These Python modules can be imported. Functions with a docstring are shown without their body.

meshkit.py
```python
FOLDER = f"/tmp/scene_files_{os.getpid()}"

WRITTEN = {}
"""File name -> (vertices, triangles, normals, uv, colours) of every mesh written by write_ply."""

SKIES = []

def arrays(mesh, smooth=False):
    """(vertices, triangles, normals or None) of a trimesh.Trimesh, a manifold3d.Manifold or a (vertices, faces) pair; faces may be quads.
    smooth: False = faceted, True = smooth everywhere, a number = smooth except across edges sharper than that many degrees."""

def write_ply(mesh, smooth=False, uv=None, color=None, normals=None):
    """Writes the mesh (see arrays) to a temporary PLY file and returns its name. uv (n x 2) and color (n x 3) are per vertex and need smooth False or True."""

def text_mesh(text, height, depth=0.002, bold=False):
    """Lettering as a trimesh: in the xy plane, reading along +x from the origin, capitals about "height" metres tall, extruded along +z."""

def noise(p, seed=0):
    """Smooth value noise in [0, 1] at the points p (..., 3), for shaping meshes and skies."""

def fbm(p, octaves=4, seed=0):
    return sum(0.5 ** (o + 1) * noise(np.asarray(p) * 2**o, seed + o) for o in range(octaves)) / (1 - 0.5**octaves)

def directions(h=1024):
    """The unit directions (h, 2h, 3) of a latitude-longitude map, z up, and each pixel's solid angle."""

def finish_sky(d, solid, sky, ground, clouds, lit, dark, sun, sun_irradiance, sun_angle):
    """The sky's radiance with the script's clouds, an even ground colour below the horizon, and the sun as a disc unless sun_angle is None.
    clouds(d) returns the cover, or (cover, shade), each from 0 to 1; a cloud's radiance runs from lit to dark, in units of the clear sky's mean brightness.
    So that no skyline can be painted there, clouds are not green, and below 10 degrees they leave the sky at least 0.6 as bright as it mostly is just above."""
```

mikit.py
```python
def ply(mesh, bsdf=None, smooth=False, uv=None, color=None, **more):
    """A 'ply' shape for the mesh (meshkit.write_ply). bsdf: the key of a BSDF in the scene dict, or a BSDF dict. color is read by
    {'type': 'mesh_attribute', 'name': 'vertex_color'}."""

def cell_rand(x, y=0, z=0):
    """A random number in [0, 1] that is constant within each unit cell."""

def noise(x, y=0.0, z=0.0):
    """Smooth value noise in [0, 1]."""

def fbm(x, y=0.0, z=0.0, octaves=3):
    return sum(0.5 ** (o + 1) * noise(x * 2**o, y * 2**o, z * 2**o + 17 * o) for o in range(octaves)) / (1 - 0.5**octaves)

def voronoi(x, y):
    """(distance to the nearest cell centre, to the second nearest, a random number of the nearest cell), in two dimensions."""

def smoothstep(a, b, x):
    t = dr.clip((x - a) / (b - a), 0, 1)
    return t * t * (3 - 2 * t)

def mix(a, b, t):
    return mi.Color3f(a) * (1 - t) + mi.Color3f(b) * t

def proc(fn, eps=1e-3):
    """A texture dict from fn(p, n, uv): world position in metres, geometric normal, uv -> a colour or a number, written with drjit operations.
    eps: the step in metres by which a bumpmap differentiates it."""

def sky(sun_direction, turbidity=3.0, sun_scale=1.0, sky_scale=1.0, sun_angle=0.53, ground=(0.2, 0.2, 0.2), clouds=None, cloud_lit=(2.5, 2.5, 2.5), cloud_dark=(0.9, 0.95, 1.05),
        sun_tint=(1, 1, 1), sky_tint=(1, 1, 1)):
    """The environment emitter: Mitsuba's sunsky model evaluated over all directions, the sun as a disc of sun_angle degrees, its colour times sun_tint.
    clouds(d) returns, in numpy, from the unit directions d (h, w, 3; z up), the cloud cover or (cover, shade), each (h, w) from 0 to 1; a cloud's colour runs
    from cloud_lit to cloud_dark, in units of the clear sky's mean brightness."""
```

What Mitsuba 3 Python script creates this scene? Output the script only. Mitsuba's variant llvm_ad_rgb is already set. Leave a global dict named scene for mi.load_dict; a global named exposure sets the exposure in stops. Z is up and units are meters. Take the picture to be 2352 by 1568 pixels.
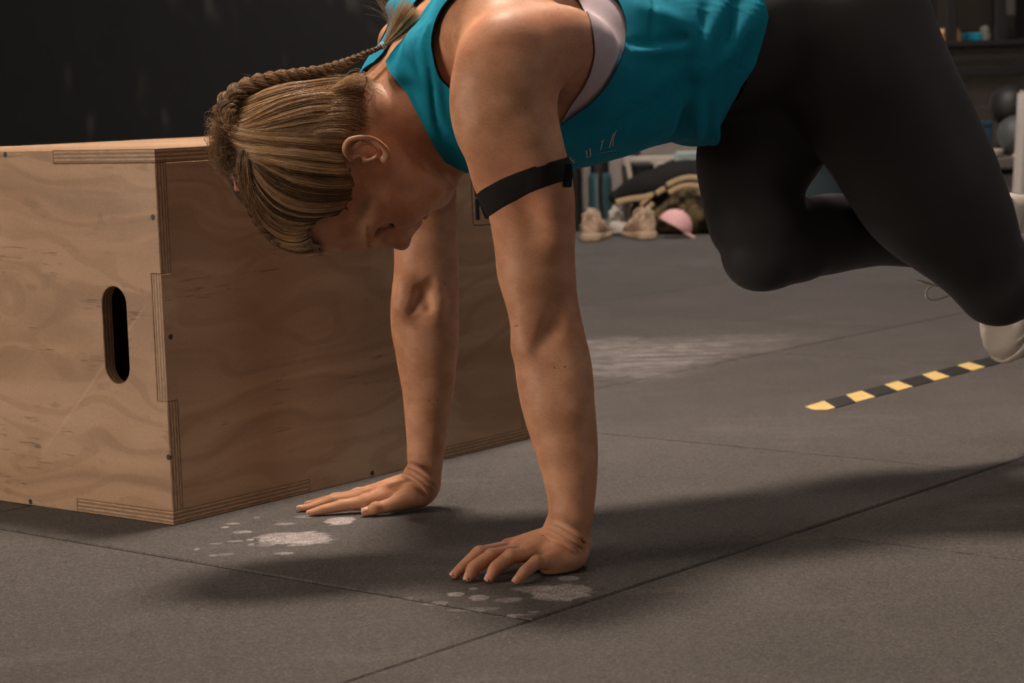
import os
os.environ.setdefault('OPENBLAS_NUM_THREADS', '1')
import math, random
from concurrent.futures import ThreadPoolExecutor
import numpy as np
import trimesh
import drjit as dr
import mitsuba as mi
import mikit, meshkit
from mikit import proc, noise, fbm, voronoi, cell_rand, smoothstep, mix
from scipy import ndimage
from scipy.spatial import cKDTree
from scipy.interpolate import CubicSpline, PchipInterpolator
from shapely.geometry import Polygon, box as sbox, LineString
from shapely.ops import unary_union

random.seed(7)
rng = np.random.default_rng(7)
T = mi.ScalarTransform4f
scene, labels = {}, {}

# ------------------------------------------------------------------ camera
FPX, PITCH, ROLL, CAMZ = 4845.9, 0.115676, -0.0326168, 0.561569
IW, IH = 2352, 1568
cp_, sp_, cr_, sr_ = math.cos(PITCH), math.sin(PITCH), math.cos(ROLL), math.sin(ROLL)
FWD = np.array([0, cp_, -sp_])
UP0 = np.array([0, sp_, cp_])
RT0 = np.array([1.0, 0, 0])
RIGHT = RT0 * cr_ + UP0 * sr_
UPV = -RT0 * sr_ + UP0 * cr_
EYE = np.array([0, 0, CAMZ])
scene['camera'] = {'type': 'thinlens', 'fov': math.degrees(2 * math.atan(IW / 2 / FPX)), 'fov_axis': 'x',
                   'aperture_radius': 0.0034, 'focus_distance': 2.58, 'near_clip': 0.05, 'far_clip': 60.0,
                   'to_world': T().look_at(origin=EYE.tolist(), target=(EYE + FWD).tolist(), up=UPV.tolist())}
exposure = 0.0

# ------------------------------------------------------------------ lights
def lamp(key, centre, size, target, rgb, power, label):
    """a ceiling panel: housing and glowing diffuser"""
    c, t = np.array(centre, float), np.array(target, float)
    z = t - c; z /= np.linalg.norm(z)
    x = np.cross([0, 0, 1.0], z) if abs(z[2]) < 0.99 else np.array([1.0, 0, 0])
    x /= np.linalg.norm(x); y = np.cross(z, x)
    M = np.eye(4); M[:3, 0], M[:3, 1], M[:3, 2], M[:3, 3] = x, y, z, c
    hw, hh = size[0] / 2, size[1] / 2
    v = np.array([[-hw, -hh, 0], [hw, -hh, 0], [hw, hh, 0], [-hw, hh, 0]])
    e = {'type': 'rgb', 'value': [float(k * power) for k in rgb]}
    scene[key + '__diffuser'] = mikit.ply((v, np.array([[0, 1, 2], [0, 2, 3]])), 'm_lampface', to_world=T(M), emitter={'type': 'area', 'radiance': e})
    b = trimesh.creation.box((size[0] + 0.05, size[1] + 0.05, 0.06)); b.apply_translation([0, 0, -0.035])
    scene[key + '__housing'] = mikit.ply(b, 'm_blackmetal', to_world=T(M))
    labels[key] = {'label': label, 'category': 'ceiling light'}

WARM = (1.0, 0.83, 0.67)
FILL_GLOW = [0.25, 0.22, 0.20]  # radiance of the three unseen fill panels added for soft light
FILL_GLOW3 = [2.6, 2.3, 2.1]
FILL_GLOW2 = [20.5, 16.6, 13.2]
LAMPS = [
    ('ceiling_light', (-0.13, 3.24, 2.62), (0.40, 0.28), (0.10, 3.0, 0.0), WARM, 235.0, 'warm ceiling lamp above the far side of the wooden box'),
    ('ceiling_light_001', (-1.15, 1.90, 3.7), (0.50, 0.42), (0.1, 2.8, 0.3), WARM, 24.0, 'warm ceiling lamp over the front of the floor'),
    ('ceiling_light_002', (0.50, 1.90, 3.7), (0.45, 0.40), (0.2, 2.7, 0.3), WARM, 16.0, 'warm ceiling lamp over the near right of the floor'),
    ('ceiling_light_003', (0.8, 5.6, 3.1), (0.8, 0.4), (0.6, 3.0, 0.4), (1.0, 0.80, 0.76), 14.0, 'ceiling lamp high over the floor behind the woman'),
    ('ceiling_light_004', (3.4, 5.0, 2.7), (0.6, 0.4), (0.6, 3.0, 0.4), (1.0, 0.78, 0.76), 10.0, 'small ceiling lamp to the right behind the woman'),
    ('ceiling_light_005', (0.6, 7.2, 3.1), (1.6, 0.4), (0.6, 8.6, 0.4), (1.0, 0.88, 0.80), 38.0, 'ceiling lamp over the bags by the back wall'),
]

for k_, c_, s_, t_, col_, pw_, lb_ in LAMPS:
    lamp(k_, c_, s_, t_, col_, pw_, lb_)

# ------------------------------------------------------------------ pixel -> world helpers
def ray(px):
    px = np.asarray(px, float)
    return FWD + ((px[..., 0:1] - IW / 2) / FPX) * RIGHT - ((px[..., 1:2] - IH / 2) / FPX) * UPV

def at(px, py, Y):
    d = ray(np.array([px, py])); return EYE + d * (Y / d[1])

def floor_at(px, py, z=0.0):
    d = ray(np.array([px, py])); return EYE + d * ((z - CAMZ) / d[2])

def project(P):
    d = np.asarray(P, float) - EYE; z = d @ FWD
    return np.stack([IW / 2 + FPX * (d @ RIGHT) / z, IH / 2 - FPX * (d @ UPV) / z], -1)

def plane_at(px, py, p0, n):
    d = ray(np.array([px, py])); return EYE + d * (((p0 - EYE) @ n) / (d @ n))

def numbered(key):
    if key not in scene and not any(k.startswith(key + '__') for k in scene): return key
    i = 1
    while f'{key}_{i:03d}' in scene or any(k.startswith(f'{key}_{i:03d}__') for k in scene): i += 1
    return f'{key}_{i:03d}'

def part(parent, name, mesh, mat, smooth=False, label=None, kind=None, **kw):
    key = numbered(parent + '__' + name)
    scene[key] = mikit.ply(mesh, mat, smooth=smooth, **kw)
    if label or kind:
        labels[key] = {k: v for k, v in (('label', label), ('kind', kind)) if v}
    return key

def thing(name, label, cat, group=None):
    key = numbered(name)
    labels[key] = {'label': label, 'category': cat}
    if group: labels[key]['group'] = group
    return key

def cat(ms): return trimesh.util.concatenate(ms)

def bx(cx, cy, cz, sx, sy, sz):
    b = trimesh.creation.box((sx, sy, sz)); b.apply_translation([cx, cy, cz]); return b

def rbox(sx, sy, sz, r, seg=10):
    """box with rounded edges: hull of eight spheres"""
    import manifold3d as m3
    s = m3.Manifold.sphere(r, seg)
    h = m3.Manifold.batch_hull([s.translate([a * (sx / 2 - r), b * (sy / 2 - r), c * (sz / 2 - r)]) for a in (-1, 1) for b in (-1, 1) for c in (-1, 1)])
    m = h.to_mesh(); return trimesh.Trimesh(m.vert_properties[:, :3], m.tri_verts, process=False)

def tube(pts, rad, sides=8, cap=True, flat=None):
    """swept tube; rad scalar or array; flat=(dir, factor) squashes the section along dir"""
    p = np.asarray(pts, float); n = len(p)
    t = np.gradient(p, axis=0); t /= np.linalg.norm(t, axis=1, keepdims=True) + 1e-12
    up = np.array([0, 0, 1.0]) if flat is None else np.asarray(flat[0], float)
    a = np.cross(t, up); bad = np.linalg.norm(a, axis=1) < 0.15
    a[bad] = np.cross(t[bad], [0.8, 0.6, 0.0]); a /= np.linalg.norm(a, axis=1, keepdims=True)
    for i in range(1, n):
        if a[i] @ a[i - 1] < 0: a[i] = -a[i]
    b = np.cross(t, a)
    r = np.broadcast_to(rad, (n,))[:, None, None]
    ang = np.arange(sides) * 2 * np.pi / sides
    fb = 1.0 if flat is None else flat[1]
    v = (p[:, None] + r * (np.cos(ang)[None, :, None] * a[:, None] + fb * np.sin(ang)[None, :, None] * b[:, None])).reshape(-1, 3)
    i, j = np.meshgrid(np.arange(n - 1), np.arange(sides), indexing='ij')
    q = np.stack([i * sides + j, i * sides + (j + 1) % sides, (i + 1) * sides + (j + 1) % sides, (i + 1) * sides + j], -1).reshape(-1, 4)
    f = [q[:, [0, 1, 2]], q[:, [0, 2, 3]]]
    if cap:
        v = np.vstack([v, p[:1], p[-1:]]); k = np.arange(sides); c0, c1 = len(v) - 2, len(v) - 1
        f.append(np.stack([k * 0 + c0, (k + 1) % sides, k], 1))
        f.append(np.stack([k * 0 + c1, (n - 1) * sides + k, (n - 1) * sides + (k + 1) % sides], 1))
    return trimesh.Trimesh(v, np.vstack(f), process=False)

def spline(pts, n=40):
    p = np.asarray(pts, float)
    s = np.r_[0, np.cumsum(np.linalg.norm(np.diff(p[:, :3], axis=0), axis=1))]
    return CubicSpline(s, p)(np.linspace(0, s[-1], n)) if len(p) > 2 else p[0] + (p[-1] - p[0]) * np.linspace(0, 1, n)[:, None]

def lathe(profile, sides=32):
    return trimesh.creation.revolve(np.asarray(profile, float), sections=sides)

# ------------------------------------------------------------------ materials
def rgb(r, g, b): return {'type': 'rgb', 'value': [r, g, b]}
def two(b): return {'type': 'twosided', 'bsdf': b}
def plain(c, rough=0.6, spec=0.4, metal=0.0, **k):
    return two({'type': 'principled', 'base_color': rgb(*c) if isinstance(c, tuple) else c, 'roughness': rough, 'specular': spec, 'metallic': metal, **k})
C3 = mi.Color3f
scene['m_lampface'] = plain((0.8, 0.8, 0.8), 0.5)
scene['m_blackmetal'] = plain((0.012, 0.012, 0.013), 0.45)
scene['m_darkpaint'] = plain((0.02, 0.02, 0.021), 0.7, 0.3)

# room frame: A runs along the long floor seams (to the right and away), B to the left and away
TY = 0.872335
DA, DB = np.array([math.cos(TY), math.sin(TY)]), np.array([-math.sin(TY), math.cos(TY)])
TILE, AOFF, B1, B3 = 1.0341, 1.423, 2.748, 2.244

# chalk marks: pixel position read off the photograph, turned into floor ellipses
CH = []
def chalk(px, py, ax, ay, s):
    p = floor_at(px, py); e = floor_at(px + ax, py); u, d = floor_at(px, py - ay), floor_at(px, py + ay)
    CH.append((p[0], p[1], abs(e[0] - p[0]), (u[1] - d[1]) / 2, s))
for a in [(780, 1196, 34, 9, 1.0), (690, 1235, 84, 16, 1.0), (620, 1243, 28, 12, .35), (655, 1203, 26, 4, .5), (700, 1186, 20, 3, .5), (535, 1202, 16, 2, .6),
          (517, 1210, 10, 2, .7), (590, 1188, 10, 2, .4), (558, 1221, 20, 3, .6), (495, 1248, 16, 2, .5), (540, 1242, 18, 2, .5), (575, 1239, 8, 2, .8),
          (577, 1250, 8, 3, .6), (452, 1261, 7, 3, .6), (490, 1275, 10, 3, .5), (520, 1272, 20, 3, .3), (655, 1270, 26, 4, .5), (605, 1241, 10, 3, .8),
          (1290, 1360, 70, 18, .8), (1330, 1354, 30, 10, .6), (1245, 1350, 60, 6, .55), (1305, 1327, 24, 6, .6), (1046, 1364, 18, 5, .8), (1100, 1372, 22, 7, .6), (1087, 1351, 12, 3, .6),
          (1170, 1377, 34, 6, .45), (1225, 1405, 16, 4, .4), (930, 1372, 30, 3, .3), (1000, 1384, 30, 4, .4), (1090, 1398, 60, 4, .3), (1180, 1412, 50, 3, .45),
          (1545, 800, 150, 12, .6), (1480, 815, 220, 30, .5), (1440, 840, 150, 30, .36), (1620, 785, 230, 16, .34), (1400, 790, 120, 18, .5), (1700, 800, 130, 14, .2)]:
    chalk(*a)

def floor_col(p, n, uv):
    x, y = p.x, p.y
    g = 0.5 * noise(x * 420, y * 420, 3.1) + 0.5 * noise(x * 850, y * 850, 3.1)
    big = fbm(x * 2.3, y * 2.3, 0.5, 3)
    mid = fbm(x * 14, y * 14, 1.7, 3)
    base = 0.078 * (0.45 + 1.1 * g) * (0.8 + 0.4 * big) * (0.88 + 0.24 * mid)
    c = C3(base * 1.07, base * 0.985, base * 0.955)
    # light rubber crumbs
    d1, d2, r = voronoi(x * 330, y * 330)
    c = mix(c, C3(0.20, 0.185, 0.175), smoothstep(0.90, 0.93, r) * smoothstep(0.42, 0.25, d1) * 0.40)
    d1, d2, r = voronoi(x * 70 + 3, y * 70)
    c = mix(c, C3(0.32, 0.30, 0.28), smoothstep(0.988, 0.990, r) * smoothstep(0.08, 0.04, d1) * 0.8)
    # chalk handprints and scuffs
    streak = fbm(x * 60 + y * 22, y * 170 - x * 40, 2.0, 3)
    fine = noise(x * 700, y * 700, 9.0)
    far_streak = 0.6 * fbm(x * 3.0 + 1, y * 38, 4.0, 3) + 0.4 * fbm(x * 40, y * 60, 6.0, 2)
    w = mi.Float(0)
    for (cx, cy, rx, ry, s) in CH:
        q = dr.square((x - cx) / rx) + dr.square((y - cy) / ry) + (mid - 0.5) * 1.5 + (streak - 0.5) * 1.5
        w = dr.maximum(w, s * (smoothstep(1.15, 0.75, q) if rx < 0.08 else smoothstep(1.5, 0.1, q + (streak - 0.5) * 1.2) * (0.35 + 0.9 * smoothstep(0.38, 0.62, far_streak))))
    w = dr.clip(w * (0.25 + 0.75 * smoothstep(0.25, 0.75, 0.55 * streak + 0.45 * fine)), 0, 1)
    c = mix(c, C3(0.46, 0.41, 0.42), w)
    dust = smoothstep(0.55, 0.85, fbm(x * 5 + y * 9, y * 22 - x * 4, 7.7, 3)) * 0.10
    return mix(c, C3(0.26, 0.24, 0.232), dust)

def floor_bump(p, n, uv):
    return noise(p.x * 520, p.y * 520, 2.0) * 0.6 + noise(p.x * 1100, p.y * 1100, 5.0) * 0.4
scene['m_rubber'] = two({'type': 'bumpmap', 'scale': 0.0016, 'arbitrary': proc(floor_bump, 4e-4),
                     'bsdf': {'type': 'principled', 'base_color': proc(floor_col), 'roughness': 0.78, 'specular': 0.25}})
scene['m_groove'] = plain((0.004, 0.004, 0.004), 0.95, 0.05)

# ------------------------------------------------------------------ floor: slab and rubber tiles
scene['floor'] = mikit.ply(bx(0.5, 3.5, -0.032, 16, 13, 0.02), 'm_groove')
labels['floor'] = {'label': 'black rubber gym floor laid in large square tiles', 'kind': 'structure', 'category': 'floor'}

def tile_mesh():
    g, b = 0.0022, 0.0022
    h = TILE / 2 - g
    v, f = [], []
    for s, z in ((h, -0.02), (h, -b), (h - b, 0.0)):
        v += [[-s, -s, z], [s, -s, z], [s, s, z], [-s, s, z]]
    for L in (0, 4):
        for i in range(4):
            j = (i + 1) % 4; f += [[L + i, L + j, L + 4 + j], [L + i, L + 4 + j, L + 4 + i]]
    f += [[8, 9, 10], [8, 10, 11]]
    return np.array(v, float), np.array(f)
tile_ply = mikit.ply(tile_mesh(), 'm_rubber')
B_UP = floor_at(1422, 878)[:2] @ DA
tn = 0
for k in range(-5, 9):
    off = {0: B1, -1: B3, 1: B_UP}.get(k, B1 + 0.37 * k)
    for m in range(-9, 11):
        ca = off + (m + 0.5) * TILE; cb = AOFF + (k + 0.5) * TILE
        c = DA * ca + DB * cb
        if not (-3.4 < c[0] < 4.6 and 0.3 < c[1] < 10.0): continue
        q = project(np.array([c[0], c[1], 0]))
        if c[1] > 1.2 and not (-1500 < q[0] < 3900): continue
        M = T().translate([float(c[0]), float(c[1]), float(-0.0004 + 0.0004 * math.sin(k * 12.9 + m * 4.1))]).rotate([0, 0, 1], math.degrees(TY))
        scene['floor__rubber_tile' + (f'_{tn:03d}' if tn else '')] = {**tile_ply, 'to_world': M}
        tn += 1

# ------------------------------------------------------------------ walls and ceiling
def wall_black(p, n, uv):
    s = fbm(p.x * 7, p.y * 7, p.z * 2.2, 3)
    c = mix(C3(0.0085, 0.0095, 0.0098), C3(0.0125, 0.0138, 0.0142), s)
    sm = smoothstep(0.60, 0.80, fbm(p.x * 9 + 4, p.y * 3, p.z * 3.0, 3)) * smoothstep(0.35, 0.8, noise(p.x * 26, 0.0, p.z * 7))
    return mix(c, C3(0.06, 0.058, 0.055), sm * 0.55)
scene['m_wallblack'] = two({'type': 'principled', 'base_color': proc(wall_black), 'roughness': 0.75, 'specular': 0.25})
def wall_grey(p, n, uv):
    return mix(C3(0.20, 0.18, 0.165), C3(0.25, 0.225, 0.205), fbm(p.x * 3, p.y * 3, p.z * 3, 3))
scene['m_wallgrey'] = two({'type': 'principled', 'base_color': proc(wall_grey), 'roughness': 0.8, 'specular': 0.3})
scene['m_roomdark'] = plain((0.05, 0.047, 0.045), 0.85, 0.2)
scene['m_ceil'] = plain((0.16, 0.15, 0.14), 0.9, 0.2)
BWY = 9.15
xr = 0.291    # where the black wall ends and the grey wall starts
def struct(key, mesh, mat, label):
    scene[key] = mikit.ply(mesh, mat); labels[key] = {'label': label, 'kind': 'structure'}
struct('wall_black', bx((-6.0 + xr) / 2, 8.72, 2.2, xr + 6.0, 0.1, 4.46), 'm_wallblack', 'black painted wall behind the wooden box')
struct('wall_back', bx(3.2, BWY + 0.05, 2.2, 6.2, 0.1, 4.46), 'm_wallgrey', 'grey wall behind the bags and shelves')
struct('wall_left', bx(-5.6, 3.5, 2.2, 0.1, 11.0, 4.46), 'm_roomdark', 'dark side wall of the gym')
struct('wall_right', bx(6.2, 3.5, 2.2, 0.1, 11.2, 4.46), 'm_roomdark', 'dark side wall of the gym')
struct('wall_front', bx(0.3, -2.3, 2.2, 12.0, 0.1, 4.46), 'm_roomdark', 'dark wall of the gym')
_w = bx(1.2, -2.235, 1.75, 3.4, 0.02, 1.7); scene['fill_panel_1__glow_face'] = mikit.ply(_w, 'm_lampface', emitter={'type': 'area', 'radiance': {'type': 'rgb', 'value': FILL_GLOW}})  # added unseen fill panel, framed like a window, lifts the dark face
scene['fill_panel_1'] = mikit.ply(cat([bx(1.2, -2.22, 2.64, 3.56, 0.07, 0.08), bx(1.2, -2.22, 0.86, 3.56, 0.07, 0.08), bx(-0.54, -2.22, 1.75, 0.08, 0.07, 1.70), bx(2.94, -2.22, 1.75, 0.08, 0.07, 1.70), bx(1.2, -2.215, 1.75, 0.05, 0.06, 1.70)]), 'm_roomdark')
labels['fill_panel_1'] = {'label': 'wide framed glowing panel added behind the camera as fill light', 'kind': 'structure'}
scene['fill_panel_2__glow_face'] = mikit.ply(bx(-5.535, 0.2, 1.0, 0.02, 2.6, 1.4), 'm_lampface', emitter={'type': 'area', 'radiance': {'type': 'rgb', 'value': FILL_GLOW2}})  # added glowing panel, side light for the box front and the arms
scene['fill_panel_2'] = mikit.ply(cat([bx(-5.52, 0.2, 1.74, .07, 2.76, .08), bx(-5.52, 0.2, 0.26, .07, 2.76, .08), bx(-5.52, -1.14, 1.0, .07, .08, 1.4), bx(-5.52, 1.54, 1.0, .07, .08, 1.4), bx(-5.515, 0.2, 1.0, .06, .05, 1.4)]), 'm_roomdark')
labels['fill_panel_2'] = {'label': 'framed glowing panel added on the left wall as fill light', 'kind': 'structure'}
scene['fill_panel_3__glow_face'] = mikit.ply(bx(6.135, 0.7, 1.6, 0.02, 2.4, 1.6), 'm_lampface', emitter={'type': 'area', 'radiance': {'type': 'rgb', 'value': FILL_GLOW3}})  # added glowing panel, brightens the right side of forearm and legs
scene['fill_panel_3'] = mikit.ply(cat([bx(6.12, 0.7, 2.44, .07, 2.56, .08), bx(6.12, 0.7, 0.76, .07, 2.56, .08), bx(6.12, -0.54, 1.6, .07, .08, 1.6), bx(6.12, 1.94, 1.6, .07, .08, 1.6), bx(6.115, 0.7, 1.6, .06, .05, 1.6)]), 'm_roomdark')
labels['fill_panel_3'] = {'label': 'framed glowing panel added on the right wall as fill light', 'kind': 'structure'}
struct('ceiling', bx(0.3, 3.5, 4.46, 12.2, 11.8, 0.06), 'm_ceil', 'dark ceiling of the gym')

# ------------------------------------------------------------------ plyo box
BY = 0.907894
P0 = np.array([-0.46519535, 2.807017, 0.0])
EA, EB, EZ = np.array([math.cos(BY), math.sin(BY), 0]), np.array([-math.sin(BY), math.cos(BY), 0]), np.array([0, 0, 1.0])
BL, BW, BH, BT = 0.7949, 0.635, 0.508, 0.0185
BXM = np.eye(4); BXM[:3, 0], BXM[:3, 1], BXM[:3, 2], BXM[:3, 3] = EA, EB, EZ, P0
nF, nR = -EA, -EB
def onF(px, py): q = plane_at(px, py, P0, EA) - P0; return q @ EB, q[2]      # front panel: (b, z)
def onR(px, py): q = plane_at(px, py, P0, EB) - P0; return q @ EA, q[2]      # right panel: (a, z)
z1, z2 = onR(382, 628)[1], onR(400, 920)[1]
bT, bB = onF(122, 360)[0], onF(178, 1165)[0]
aT, aB = onR(760, 330)[0] * 0 + 0.27, onR(712, 1130)[0]
G = 0.0004
def rect(x0, y0, x1, y1): return sbox(x0, y0, x1, y1)
Lr, Wr, Hr, t = BL, BW, BH, BT
# front panel lies in (b,z)
F = rect(0, 0, Wr, Hr).difference(unary_union([rect(-1, z1, t + G, z2).union(rect(-1, z2, t + G, z1)) if False else rect(-1, min(z1, z2), t + G, max(z1, z2)), rect(Wr - t - G, min(z1, z2), 9, max(z1, z2)),
      rect(-1, -1, bB, t + G), rect(Wr - bB, -1, 9, t + G), rect(-1, Hr - t - G, bT, 9), rect(Wr - bT, Hr - t - G, 9, 9)]))
s0, s1 = onF(234, 700)[0], onF(289, 700)[0]
h0, h1 = onF(262, 880)[1], onF(262, 658)[1]
sc_, sw_ = (s0 + s1) / 2, abs(s0 - s1) / 2
slot = LineString([(sc_, h0 + sw_), (sc_, h1 - sw_)]).buffer(sw_, 16)
F = F.difference(slot)
slotB = LineString([(BW / 2, h0 + sw_), (BW / 2, h1 - sw_)]).buffer(sw_, 16)
Bk = rect(0, 0, Wr, Hr).difference(unary_union([rect(-1, min(z1, z2), t + G, max(z1, z2)), rect(Wr - t - G, min(z1, z2), 9, max(z1, z2)), rect(-1, -1, bB, t + G), rect(Wr - bB, -1, 9, t + G),
      rect(-1, Hr - t - G, bT, 9), rect(Wr - bT, Hr - t - G, 9, 9), slotB]))
# right panel in (a,z)
zl, zh = min(z1, z2), max(z1, z2)
R = rect(0, 0, Lr, Hr).difference(unary_union([rect(-1, -1, t + G, zl), rect(-1, zh, t + G, 9), rect(Lr - t - G, -1, 9, zl), rect(Lr - t - G, zh, 9, 9),
      rect(-1, -1, aB, t + G), rect(Lr - aB, -1, 9, t + G), rect(-1, Hr - t - G, aT, 9), rect(Lr - aT, Hr - t - G, 9, 9)]))
# top and bottom panels in (a,b)
def lid(bF, aR):
    return rect(0, 0, Lr, Wr).difference(unary_union([rect(-1, bF - G, t + G, Wr - bF + G), rect(Lr - t - G, bF - G, 9, Wr - bF + G), rect(aR - G, -1, Lr - aR + G, t + G), rect(aR - G, Wr - t - G, Lr - aR + G, 9)]))
def panel(poly, o, ex, ey, ez, thick):
    """extrude the outline with a small chamfer on both faces"""
    c = 0.0011
    lay = [(poly.buffer(-c, join_style=2), 0.0), (poly.buffer(-c * 0.25, join_style=2), c * 0.7), (poly.buffer(-c * 0.25, join_style=2), thick - c * 0.7), (poly.buffer(-c, join_style=2), thick)]
    rings = lambda g: [np.array(r.coords)[:-1] for r in [g.exterior, *g.interiors]]
    v, f, base = [], [], []
    for g, z in lay:
        off = len(v); base.append(off)
        for r in rings(g):
            for x, y in r: v.append([x, y, z])
    sizes = [len(r) for r in rings(lay[0][0])]
    assert all([len(r) for r in rings(g)] == sizes for g, z in lay)
    for L in range(3):
        st = 0
        for n in sizes:
            for i in range(n):
                j = (i + 1) % n; a, b = base[L] + st + i, base[L] + st + j; c2, d2 = base[L + 1] + st + i, base[L + 1] + st + j
                f += [[a, b, d2], [a, d2, c2]]
            st += n
    for (g, z), flip in ((lay[0], True), (lay[3], False)):
        vv, ff = trimesh.creation.triangulate_polygon(g, engine='earcut')
        off = len(v); v += [[x, y, z] for x, y in vv]; ff = ff + off
        f += (ff[:, ::-1] if flip else ff).tolist()
    v = np.array(v); w = o + v[:, :1] * ex + v[:, 1:2] * ey + v[:, 2:3] * ez
    m = trimesh.Trimesh(w, np.array(f), process=False)
    m.fix_normals() if False else None
    return m
X3, Y3, Z3 = np.eye(3)

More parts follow.
